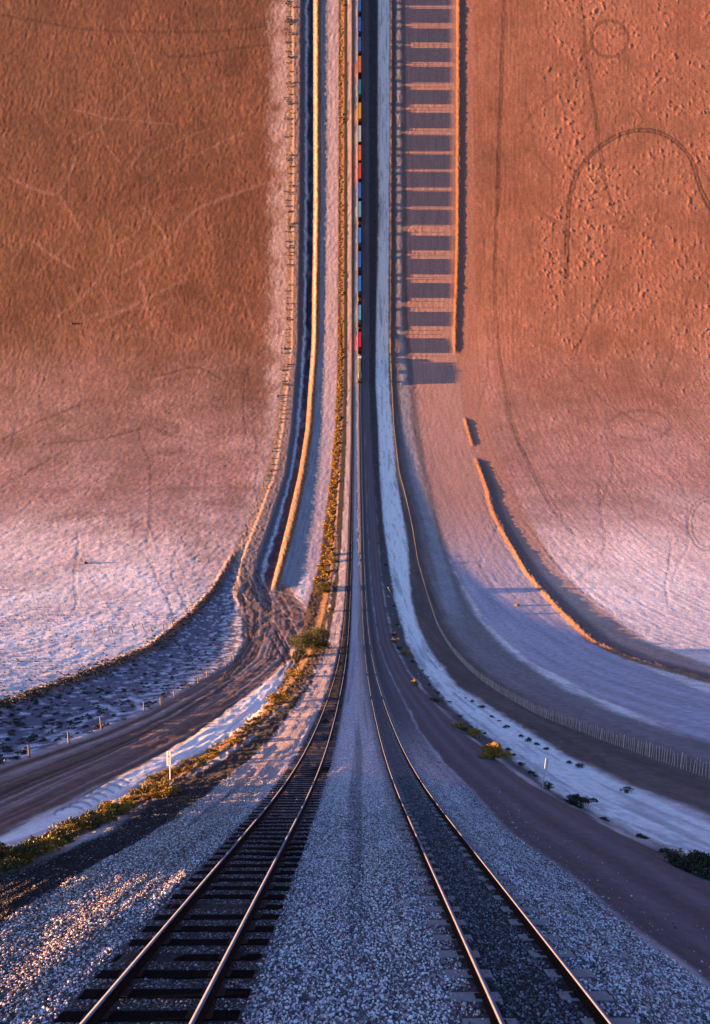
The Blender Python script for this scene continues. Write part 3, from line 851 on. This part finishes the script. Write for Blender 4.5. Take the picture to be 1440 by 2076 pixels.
v = 3.0
cnt = 0
while v < 1180 and cnt < 420:
    l_, r_ = lerp_line(BUSH, v)
    k = .75 if v > 640 else .5
    if rnd.random() < k + .3:
        shrub(l_ + (r_ - l_) * rnd.uniform(.05, .75), v, rnd.uniform(1.0, 2.1) * (1.15 if v > 700 else .9), small, 'shrub',
              'low yellow shrub in the long row left of the railway bank', 'shrub', 'yellow shrubs along the left flank of the railway', rnd)
        cnt += 1
    v += rnd.uniform(3.2, 6.5) if v < 650 else rnd.uniform(1.3, 3.0)
v = 1190.0
while v < 1790:
    l_, r_ = lerp_line(BUSH, v); q_ = float(np.interp(v, KQ[:, 0], KQ[:, 1])) * .7
    ms, nm, lb = [(near_o, 'shrub', 'olive shrub in the ragged row below the dark rock flank'), (near_y, 'shrub', 'golden shrub in the ragged row below the dark rock flank'), (tuft, 'grass_clump', 'dry orange grass clump in the row below the dark rock flank')][rnd.choice((0, 0, 0, 1, 1, 2))]
    for t_ in ((.2, .55) if v > 1330 else (.15, .5, .8)):
        shrub(l_ + (r_ - l_) * (t_ + rnd.uniform(-.15, .2)), v + rnd.uniform(-2, 2), rnd.uniform(.5, 1.0) * (1 if v < 1400 else .85), ms, nm, lb, 'grass' if nm == 'grass_clump' else 'shrub', 'shrubs and grass below the dark rock flank', rnd)
    v += rnd.uniform(5, 9) if v < 1400 else rnd.uniform(4, 9)


def big_shrub(u, v, w, h, m_, n, label, leaf=.16, seed=0, depth=None):
    """u, v: where its foot stands; w, h in metres"""
    x, s, hh = at(u, v)
    root = empty('shrub', label, 'shrub')
    place(root, x, s, hh)
    lb = lobes(seed, 14, w * .36, (depth or w) * .36, h * .62, min(w, h) * .30)
    fo = obj('foliage', leaf_mesh('foliage', n, lb, leaf, m_, seed + 1), root)
    mb = MB(); q = random.Random(seed)
    for _ in range(7):
        cx, cy = q.uniform(-.12, .12) * w, q.uniform(-.12, .12) * w
        mb.cyl((cx, cy, -.05), .04, h * .6, n=6, r2=.012)
    mb.build('stem', M_stem, root)
    return root


big_shrub(634, 1322, 9.5, 8.2, M_green, 20000, 'biggest bush, dark green, beside the muddy turning area left of the railway', .15, 41)
big_shrub(657, 1202, 7.0, 5.4, M_olive, 10000, 'large golden bush just above the biggest bush, left of the railway', .14, 42)
big_shrub(612, 1340, 4.4, 2.8, M_dark, 1100, 'smaller dark bush at the lower left edge of the biggest bush', .2, 43)
big_shrub(672, 1240, 2.4, 1.6, M_olive, 800, 'olive bush between the two large bushes left of the railway', .18, 44)
big_shrub(598, 1376, 3.6, 2.2, M_yel, 900, 'golden bush just below the biggest bush, left of the railway', .17, 45)
big_shrub(566, 1424, 3.2, 1.7, M_yel, 900, 'golden green bush where the salt strip meets the rock flank', .15, 46)
big_shrub(1003, 1540, 2.5, 1.5, M_yel, 5200, 'rounded golden bush beside the purple service road', .06, 47, 1.9)
big_shrub(1172, 1632, 2.2, 1.0, M_dark, 3200, 'dark spiky bush to the right of the right-hand number post', .06, 48)
big_shrub(1412, 1768, 2.2, .9, M_dark, 4200, 'dark green bush at the right edge of the photo, beside the service road', .055, 49)
big_shrub(1375, 1742, 1.0, .5, M_grass, 300, 'reddish dry clump beside the dark bush at the right edge', .07, 50)
big_shrub(1112, 1600, .7, .55, M_dark, 260, 'little dark bush at the foot of the right-hand number post', .06, 51)
big_shrub(1268, 1606, .8, .5, M_dark, 240, 'lone black bush between the salt wash and the fence', .06, 52)
big_shrub(20, 1762, 1.8, .9, M_olive, 3600, 'olive bush at the left edge of the photo, under the rock flank', .05, 53)
big_shrub(330, 1612, 1.9, .85, M_yel, 3200, 'golden olive bush behind the left-hand number post', .055, 54)
big_shrub(190, 1680, 2.0, .9, M_olive, 3600, 'wide olive bush between the left edge bush and the left-hand number post', .05, 55)
big_shrub(240, 1655, 1.6, .8, M_yel, 2400, 'golden bush right of the wide olive bush in the row on the left', .055, 56)

# right of the railway: isolated dots along the verge, dark clumps on the salt
for v in (60, 205, 455, 520, 575, 630, 695, 725, 733, 768, 790, 826, 880, 894, 947, 956, 980, 1038, 1064, 1102):
    l_, r_ = lerp_line(VERGE, v)
    shrub(l_ + 1 + rnd.uniform(0, 3), v + rnd.uniform(-3, 3), rnd.uniform(.9, 1.35), small, 'shrub', 'small yellow shrub dotted along the verge right of the railway', 'shrub', 'yellow shrubs dotted along the right verge', rnd)
for u_, v_, s_ in ((785, 1146, 1.5), (800, 1230, 1.3), (806, 1268, 1.5), (800, 1290, 1.5), (803, 1305, 1.8), (812, 1318, 1.6), (824, 1331, 1.9), (838, 1345, 1.4), (888, 1425, 1.5), (842, 1390, 1.2), (930, 1476, 1.4), (945, 1483, 1.2), (962, 1495, 1.2)):
    shrub(u_, v_, s_, near_y if rnd.random() < .45 else near_o, 'shrub', 'rounded shrub on the dark verge between service road and salt wash', 'shrub', 'shrubs on the verge beside the service road', rnd)
for u_, v_, s_ in ((868, 1321, 1.2), (885, 1343, .9), (893, 1352, 1.0), (897, 1362, .9), (858, 1360, 1.1), (868, 1374, 1.1), (870, 1390, 1.2), (880, 1400, 1.0), (912, 1424, .9), (932, 1405, .8), (945, 1416, .8), (958, 1425, 1.2), (976, 1436, 1.4), (998, 1455, 1.0), (1012, 1462, .8), (1028, 1476, 1.2), (1056, 1495, .9), (1072, 1505, 1.3), (1088, 1510, 1.1), (1106, 1520, 1.1), (1030, 1522, 1.1), (1155, 1548, .8), (1176, 1556, 1.1)):
    shrub(u_, v_, s_ * .6, near_d, 'shrub', 'low black shrub standing out on the white salt wash', 'shrub', 'black shrubs on the salt wash', rnd)
for k in range(16):
    v_ = 1400 + 380 * rnd.random(); l_, r_ = lerp_line(VERGE, v_)
    shrub(l_ + (r_ - l_) * rnd.uniform(.3, 1.1), v_, rnd.uniform(.3, .62), near_d, 'shrub', 'tiny dark shrub in the rocky verge beside the service road', 'shrub', 'tiny shrubs in the rocky verge', rnd)
# scrub belt along the far left track
for k in range(150):
    v_ = rnd.uniform(2, 1000); l_, r_ = lerp_line(SCRUB, v_)
    shrub(l_ + (r_ - l_) * (.55 + .38 * rnd.random() ** .7), v_, rnd.uniform(.7, 1.7), small_d if rnd.random() < .6 else small_o, 'shrub', 'small dark shrub in the pale scrub belt along the far left track', 'shrub', 'shrubs in the scrub belt along the far left track', rnd)


# low desert scrub scattered over the salt-bloomed ground on the left, too many to count
def scatter_scrub():
    vs, cs = [], []
    r = np.random.default_rng(5)
    src = [np.array([v.co[:] for v in leaf_mesh('tmp', 26, lobes(60 + k, 3, .3, .3, .2, .25), .2, None, 60 + k).vertices]) for k in range(4)]
    for k in range(6600):
        if k < 2600: u_ = r.uniform(-160, 500); v_ = r.uniform(1190, 1560); region = 'h'
        elif k < 5200: u_ = r.uniform(-160, 480); v_ = r.uniform(1130, 1440); region = 'f'
        else:
            v_ = r.uniform(1180, 1470); lb_, rb_ = lerp_line(BANK, v_); u_ = lb_ + (rb_ - lb_) * r.normal(.35, .45); region = 'b'
        ri = int(np.argmin(np.abs(vrows - v_))); ci = int(np.argmin(np.abs(ucols - u_)))
        l_, r_ = lerp_line(HOL, v_)
        inh = l_ < u_ < r_
        if region == 'h' and not inh: continue
        if region == 'f' and not (u_ < l_ - 10): continue
        den = J1[ri, ci] + .5 * J2[ri, ci]
        if region == 'f' and r.random() > .30 * sst(1160, 1330, v_) + .2 + .5 * den: continue
        if region == 'h' and r.random() > .55 + .6 * den: continue
        x, s, h = X[ri, ci], S[ri, ci], H[ri, ci] + HD[ri, ci]
        a = r.random() * 6.28; sc = r.uniform(.5, 1.25) * (1.0 if region == 'h' else .75)
        p = src[r.integers(4)] * sc * np.array([1, 1, .8])
        px = p[:, 0] * math.cos(a) - p[:, 1] * math.sin(a); py = p[:, 0] * math.sin(a) + p[:, 1] * math.cos(a)
        y, z, c, sn = frame(s)
        hh = h + p[:, 2] - .02
        vs.append(np.stack([x + px, y - sn * hh + c * py, z + c * hh + sn * py], -1))
    W = np.concatenate(vs); f = np.arange(len(W)).reshape(-1, 4)
    tag(obj('scrub', mesh_from('scrub', W, f, M_dark, sm=False)), 'low dark scrub speckling the pale salty ground on the left', 'scrub', kind='stuff')


scatter_scrub()

plant_queue()

# ------------------------------------------------------------------ fences and posts
M_post = mat('weathered_fence_post', (.26, .19, .15), .9, noise=[(6, .3)], bump=.01, bscale=20)
M_picket = mat('pale_picket', (.62, .52, .46), .85, noise=[(3, .25)])
M_wire = mat('fence_wire', (.22, .20, .19), .5, .7)


def fence_right():
    root = empty('fence', 'long low fence of closely set pale pickets along the right of the salt wash', 'fence')
    vv = np.linspace(700, 1610, 1400)
    fu = np.array([p[1] for p in FENCE] + [1560]); fv = np.array([p[0] for p in FENCE] + [1612])
    uu = np.interp(vv, fv, fu)
    pts = np.array([at(u_, v_) for u_, v_ in zip(uu, vv)])
    pts[:, 0] = smooth(pts[:, 0], 81); o_ = np.argsort(pts[:, 1]); pts = pts[o_]
    pts[:, 2] = smooth(pts[:, 2], 41)
    dist = np.concatenate([[0], np.cumsum(np.hypot(np.diff(pts[:, 0]), np.diff(pts[:, 1])))])
    place(root, *pts[0]); inv = root.matrix_world.inverted()
    rr = random.Random(9); k = 0; rv, rf = [], []
    d = 0.0
    bp = MB().box(-.017, .017, -.013, .013, -.15, 1.25, .003); bpv = np.array(bp.v)
    proto = bp.build('picket', M_picket, root)
    while d < dist[-1]:
        x = float(np.interp(d, dist, pts[:, 0])); s = float(np.interp(d, dist, pts[:, 1])); h = float(np.interp(d, dist, pts[:, 2]))
        sc = rr.uniform(.86, 1.12); post = k % 12 == 0; wid = 2.2 if post else rr.uniform(.8, 1.3)
        if k < 100:
            o = proto if k == 0 else proto.copy()
            if k: COL.objects.link(o); o.parent = root
            o.matrix_parent_inverse = inv
            place(o, x, s, h, rr.uniform(-.3, .3), (wid, wid, sc), (rr.uniform(-.05, .05), rr.uniform(-.05, .05)))
        else:
            b = len(rv); q = bpv * np.array([wid, wid, sc])
            rv += world(x + q[:, 0], s + q[:, 1], h + q[:, 2]).tolist(); rf += [[b + i for i in f] for f in bp.f]
        k += 1; d += rr.uniform(.26, .40)
    me = bpy.data.meshes.new('pickets'); me.from_pydata(rv, [], rf); me.materials.append(M_picket)
    o = obj('pickets', me, root); o.matrix_parent_inverse = inv; o['kind'] = 'stuff'
    for hz in (.35, .8, 1.1):
        ds = np.arange(0, dist[-1], 1.5); b = []
        x = np.interp(ds, dist, pts[:, 0]); s = np.interp(ds, dist, pts[:, 1]); h = np.interp(ds, dist, pts[:, 2]) + hz
        t = .007
        ring4 = [world(x + a, s, h + c_) for a, c_ in ((-t, -t), (t, -t), (t, t), (-t, t))]
        W = np.stack(ring4, 1).reshape(-1, 3); n = len(ds)
        f = [(i * 4 + j, i * 4 + (j + 1) % 4, (i + 1) * 4 + (j + 1) % 4, (i + 1) * 4 + j) for i in range(n - 1) for j in range(4)]
        o = obj('wire', mesh_from('wire', W, f, M_wire, sm=False), root); o.matrix_parent_inverse = inv


fence_right()


def post_mesh(h, w, seed):
    q = random.Random(seed); mb = MB(); mb.cyl((0, 0, -.2), w, h * .55 + .2, n=8, r2=w * .92); mb.cyl((q.uniform(-.01, .01), 0, h * .55), w * .92, h * .45, n=8, r2=w * .8)
    return mb


pm = None
for i, (u_, v_) in enumerate(((60, 1534), (140, 1507), (206, 1479), (293, 1443), (327, 1429), (355, 1414), (402, 1386), (421, 1372), (458, 1350), (474, 1338), (490, 1312))):
    x, s, h = at(u_, v_)
    if pm is None: o = post_mesh(1.25, .085, 1).build('fence_post', M_post); pm = o
    else: o = pm.copy(); COL.objects.link(o)
    place(o, x, s, h, rnd.uniform(0, 6), (1.15, 1.15, rnd.uniform(.9, 1.2)), (rnd.uniform(-.06, .06), rnd.uniform(-.06, .06)))
    tag(o, 'weathered wooden fence post standing along the left edge of the brown dirt road', 'fence post', 'fence posts along the dirt road')
for i, (u_, v_) in enumerate(((192, 1284), (229, 1282), (249, 1280), (272, 1279), (292, 1279), (309, 1280), (333, 1276), (352, 1275))):
    x, s, h = at(u_, v_)
    o = pm.copy(); COL.objects.link(o)
    place(o, x, s, h, rnd.uniform(0, 6), (1.9, 1.9, rnd.uniform(1.2, 1.9)), (rnd.uniform(-.08, .08), rnd.uniform(-.08, .08)))
    tag(o, 'short dark post in the cross fence on the pale salty field', 'fence post', 'fence posts across the salty field')

# ------------------------------------------------------------------ number posts
M_sign = mat('white_painted_plate', (.78, .76, .72), .5, noise=[(5, .06)])
M_pole = mat('galvanised_pole', (.50, .47, .45), .45, .4, noise=[(7, .12)])
M_ink = mat('black_numerals', (.02, .02, .02), .6)


def text_mesh(ch, size):
    cu = bpy.data.curves.new('numeral', 'FONT'); cu.body = ch; cu.size = size; cu.align_x = 'CENTER'; cu.align_y = 'CENTER'; cu.extrude = .002
    o = bpy.data.objects.new('numeral', cu); COL.objects.link(o)
    me = bpy.data.meshes.new_from_object(o.evaluated_get(bpy.context.evaluated_depsgraph_get()))
    bpy.data.objects.remove(o); me.name = 'numeral'; me.materials.clear(); me.materials.append(M_ink)
    return me


def number_post(u, v, h, digits, off, lean, rz, label):
    x, s, hh = at(u, v)
    root = empty('number_post', label, 'marker post')
    place(root, x, s, hh, rz, 1, (0, lean))
    MB().cyl((0, 0, -.3), .035, h + .3, n=10).build('pole', M_pole, root)
    n = len(digits); ph = .185 * n + .05; pw = .22
    pl = MB().box(off - pw / 2, off + pw / 2, -.055, -.040, h - ph + .05, h + .05).build('plate', M_sign, root, bevel=.004)
    for i, c_ in enumerate(digits):
        o = obj('numeral', text_mesh(c_, .20), root)
        o.matrix_local = Matrix.Translation((off, -.058, h - .055 - .185 * i)) @ Matrix.Rotation(math.radians(90), 4, 'X')
    return root


number_post(347, 1607, 2.15, '1022', -.06, .01, -.1, 'white plate with upright black numerals on a slim pole at the left rock flank')
number_post(1101, 1602, 2.05, '1041', .05, .09, .1, 'leaning white plate with upright black numerals on a slim pole beside the service road')


def mk_post(u, v, h, label, lean=(0, 0), name='marker_post', cat='post'):
    x, s, hh = at(u, v)
    root = empty(name, label, cat); place(root, x, s, hh, 0, 1, lean)
    MB().cyl((0, 0, -.2), .07, h + .2, n=8, r2=.06).build('pole', M_pole, root)
    MB().box(-.16, .16, -.09, -.075, h - .5, h).build('plate', M_sign, root)


mk_post(797, 1209, 4.2, 'tall thin pale post with a small plate on the verge beside the far service road', (.15, -.5))
mk_post(641, 421, 3.2, 'short pale post leaning on the sunlit left berm', (.3, -.55))

M_rock = mat('brown_rock', (.14, .09, .075), .9, noise=[(4, .4)], bump=.03, bscale=6)


def rock(u, v, r, label, name='boulder'):
    x, s, h = at(u, v)
    bm = bmesh.new(); bmesh.ops.create_icosphere(bm, subdivisions=3, radius=1)
    for vv in bm.verts:
        p = np.array(vv.co[:]); k = 1 + .35 * float(perlin(np.array(p[0] * 1.7 + 3), np.array(p[1] * 1.7 + p[2] * 1.3), 4)); vv.co = Vector((p[0] * k * 1.3, p[1] * k, p[2] * k * .7))
    me = bpy.data.meshes.new(name); bm.to_mesh(me); bm.free(); me.materials.append(M_rock)
    o = obj(name, me); place(o, x, s, h + .25 * r, .4, r); tag(o, label, 'boulder')


rock(174, 1142, .85, 'brown mound of earth alone on the pale salty field at left')
rock(1048, 1229, .75, 'dark boulder alone on the bare ground right of the fence')
rock(146, 656, .8, 'dark mound on the brown desert at left')

# ------------------------------------------------------------------ the freight train on the right track
XT = 2.77
RAIL_H = .195
M_deck = mat('dark_wagon_steel', (.035, .024, .02), .7, .2, noise=[(3, .4)])
M_wheel = mat('wheel_steel', (.06, .05, .045), .6, .6)
M_tank = mat('dark_green_paint', (.02, .03, .02), .5, .1, noise=[(2, .2)])
M_cab = mat('pale_cab_roof', (.70, .70, .66), .5, noise=[(2, .1)])
M_hood = mat('hood_olive_paint', (.20, .19, .10), .55, .1, noise=[(2, .35)])
M_grille = mat('black_grille', (.02, .02, .02), .7, .2)


def bogie(root, y, name='bogie'):
    mb = MB(); mb.box(-.95, -.80, y - 1.2, y + 1.2, .35, .62).box(.80, .95, y - 1.2, y + 1.2, .35, .62).box(-.8, .8, y - .2, y + .2, .4, .62)
    b = mb.build(name, M_deck, root)
    for dy in (-.9, .9):
        w = MB()
        for sx in (-.7535, .7535): w.cyl((sx - .065, y + dy, .46), .46, .13, 'x', 16)
        w.cyl((-.75, y + dy, .46), .08, 1.5, 'x', 8); w.build('wheelset', M_wheel, b)


def container(colname, col, label, L):
    root = empty('shipping_container', label, 'shipping container', 'containers on the train')
    m_ = mat('container_paint_' + colname, tuple(c * .72 for c in col), .6, 0, noise=[(1.2, .2), (6, .15)])
    mb = MB(); hl = L / 2; n = int(L / .28)
    mb.box(-1.19, 1.19, -hl + .06, hl - .06, .12, 2.84)
    for i in range(n):        # corrugation ribs, sides and roof
        y = -hl + .15 + (L - .3) * i / n
        mb.box(-1.219, -1.188, y, y + .14, .16, 2.72); mb.box(1.188, 1.219, y, y + .14, .16, 2.72); mb.box(-1.1, 1.1, y, y + .14, 2.838, 2.862)
    mb.build('body', m_, root)
    fr = MB()
    for sx in (-1.219, 1.139):
        for y in (-hl, hl - .08): fr.box(sx, sx + .08, y, y + .08, 0, 2.89)
        fr.box(sx, sx + .08, -hl + .08, hl - .08, 2.81, 2.885); fr.box(sx, sx + .08, -hl + .08, hl - .08, 0, .13)
    for y in (-hl, hl - .08): fr.box(-1.139, 1.139, y, y + .08, 2.79, 2.885); fr.box(-1.139, 1.139, y, y + .08, 0, .14)
    fr.build('frame', m_, root)
    dr = MB(); dr.box(-1.12, -.01, -hl + .005, -hl + .055, .16, 2.77); dr.box(.01, 1.12, -hl + .005, -hl + .055, .16, 2.77)
    for x in (-.8, -.3, .3, .8): dr.cyl((x, -hl - .01, .1), .02, 2.7, n=6)
    dr.build('door', m_, root)
    return root


def wagon(L):
    root = empty('flat_wagon', 'dark flat wagon with added shadow panels', 'railway wagon', 'flat wagons of the train')
    mb = MB(); mb.box(-1.35, 1.35, -L / 2, L / 2, .98, 1.16); mb.box(-.3, .3, -L / 2 - .55, L / 2 + .55, .62, .98)
    mb.box(-1.40, -1.24, -L / 2, L / 2, .85, 1.22); mb.box(1.24, 1.40, -L / 2, L / 2, .85, 1.22)
    mb.build('deck', M_deck, root)
    for y in (-L / 2 + .02, L / 2 - .22):
        b = MB(); b.box(-1.3, 1.3, y, y + .2, 1.165, 3.75)
        for x in (-1.2, -.4, .3, 1.05): b.box(x, x + .14, y - .08, y + .28, 1.165, 3.8)
        b.build('shadow_panel', M_deck, root)  # end panels added to narrow the light stripes between wagons
    bogie(root, -L / 2 + 2); bogie(root, L / 2 - 2)
    cp = MB(); cp.box(-.15, .15, -L / 2 - 1.0, -L / 2 - .55, .7, .9); cp.box(-.15, .15, L / 2 + .55, L / 2 + 1.0, .7, .9)
    cp.build('coupler', M_wheel, root)
    return root


def s_of_v(v): return float(np.interp(-v, -np.minimum.accumulate(V0 - F * (Zb - CAM_H) / (Yb + 0)), SS))


CONT = [(-30, 2, 'blue', (.03, .16, .62), 'blue container cut off by the top of the photo'),
        (9, 38, 'blue', (.03, .17, .66), 'topmost whole blue container'),
        (49, 78, 'blue', (.03, .16, .64), 'second whole blue container from the top'),
        (89, 118, 'blue', (.03, .16, .60), 'blue container touching the upper orange one'),
        (127, 160, 'orange', (.72, .24, .05), 'upper of the two orange containers, next to the teal one'),
        (174.5, 204, 'teal', (.04, .26, .42), 'teal container between an orange and the yellow container'),
        (221, 253, 'yellow', (.80, .50, .01), 'the only bright yellow container'),
        (266, 300, 'white', (.55, .68, .74), 'pale bluish white container below the yellow one'),
        (306, 336, 'orange', (.74, .25, .06), 'lower orange container, between the white and the red orange one'),
        (342, 373, 'red_orange', (.66, .11, .03), 'red orange container above a blue one'),
        (381, 412, 'blue', (.03, .22, .78), 'blue container right below the red orange one'),
        (419, 450, 'light_blue', (.16, .48, .80), 'upper light blue container, between two blue ones'),
        (471.5, 502, 'blue', (.03, .28, .84), 'blue container right below the upper light blue one'),
        (519, 551, 'blue', (.03, .20, .74), 'middle one of three blue containers between the light blue ones'),
        (568, 599, 'blue', (.02, .28, .90), 'lowest blue container of the train, above the lower light blue one'),
        (627, 656.5, 'light_blue', (.14, .46, .80), 'lower light blue container, next to the bright red one'),
        (680.8, 712, 'red', (.72, .012, .035), 'bright red container directly behind the locomotive')]
edges_v = []
made = {}
for i, (v0_, v1_, cn, cc, lb) in enumerate(CONT):
    # tops are nearer the camera than the track: shrink back towards the optical centre line
    s0, s1 = s_of_v(v1_), s_of_v(v0_)
    sc_ = 1 - 4.0 / 399.0
    zc = (s0 + s1) / 2
    L = min(max((s1 - s0) * .995, 12.0), 13.8)
    nb = [(s_of_v(c2[1]) + s_of_v(c2[0])) / 2 for c2 in CONT[max(i - 1, 0):i + 2] if c2[0] != v0_]
    w = wagon(min(max(L + .8, min(abs(zc - b_) for b_ in nb) - 1.5), 20.5))
    place(w, XT, zc, RAIL_H)
    w['label'] = 'shadow-panelled flat wagon under the ' + lb.replace('the only ', '').replace('directly ', '').replace('lowest blue container of the train, ', 'blue container just ')
    c_ = container(cn, cc, lb, L)
    place(c_, XT, zc, RAIL_H + 1.225)


def locomotive(v0_, v1_):
    s0, s1 = s_of_v(v1_), s_of_v(v0_); L = s1 - s0; zc = (s0 + s1) / 2
    root = empty('locomotive', 'dark olive diesel locomotive with a white cab roof at the head of the train', 'locomotive')
    place(root, XT, zc, RAIL_H); hl = L / 2
    mb = MB(); mb.box(-1.5, 1.5, -hl + .6, hl - .6, 1.25, 1.55); mb.box(-.4, .4, -hl, hl, .8, 1.25); mb.box(-1.45, 1.45, -hl + .1, -hl + .6, .3, 1.5); mb.box(-1.45, 1.45, hl - .6, hl - .1, .3, 1.5)
    mb.build('frame', M_deck, root)
    MB().box(-.95, .95, -hl + 1.2, hl - 8.5, 1.55, 4.15, .12).build('hood', M_hood, root, bevel=.06)
    cab = MB().box(-1.5, 1.5, hl - 8.4, hl - 5.8, 1.55, 4.05, .1).build('cab', M_hood, root, bevel=.06)
    MB().box(-1.46, 1.46, hl - 8.45, hl - 5.7, 4.06, 4.22, .05).build('cab_roof', M_cab, cab)
    MB().box(-1.25, 1.25, hl - 5.79, hl - 5.76, 2.9, 3.7).build('windscreen', M_grille, cab)
    MB().box(-.85, .85, hl - 5.6, hl - 1.4, 1.55, 2.9, .1).build('nose', M_hood, root, bevel=.06)
    MB().box(-1.15, 1.15, -2.4, 2.4, .35, 1.2).build('fuel_tank', M_tank, root, bevel=.1)
    for y in (-hl + 2.2, -hl + 4.4, -hl + 6.6): MB().cyl((0, y, 4.12), .72, .14, n=18).build('radiator_fan', M_grille, root)
    MB().box(-1.35, 1.35, -hl + 1.4, -hl + 7.4, 3.4, 3.9).build('radiator', M_cab, root)
    MB().box(-.3, .3, 0, 1.2, 4.14, 4.4).build('exhaust', M_grille, root)
    for i in range(2):
        sx = (-1.45, 1.42)[i]; h = MB()
        h.box(sx, sx + .03, -hl + 1, hl - 8.5, 2.5, 2.54)
        y = -hl + 1
        while y < hl - 8.5: h.box(sx, sx + .03, y, y + .03, 1.55, 2.5); y += 1.6
        h.build('handrail', M_cab, root)
    for y in (-hl + 4.2, hl - 4.6): bogie(root, y)


locomotive(722, 777)
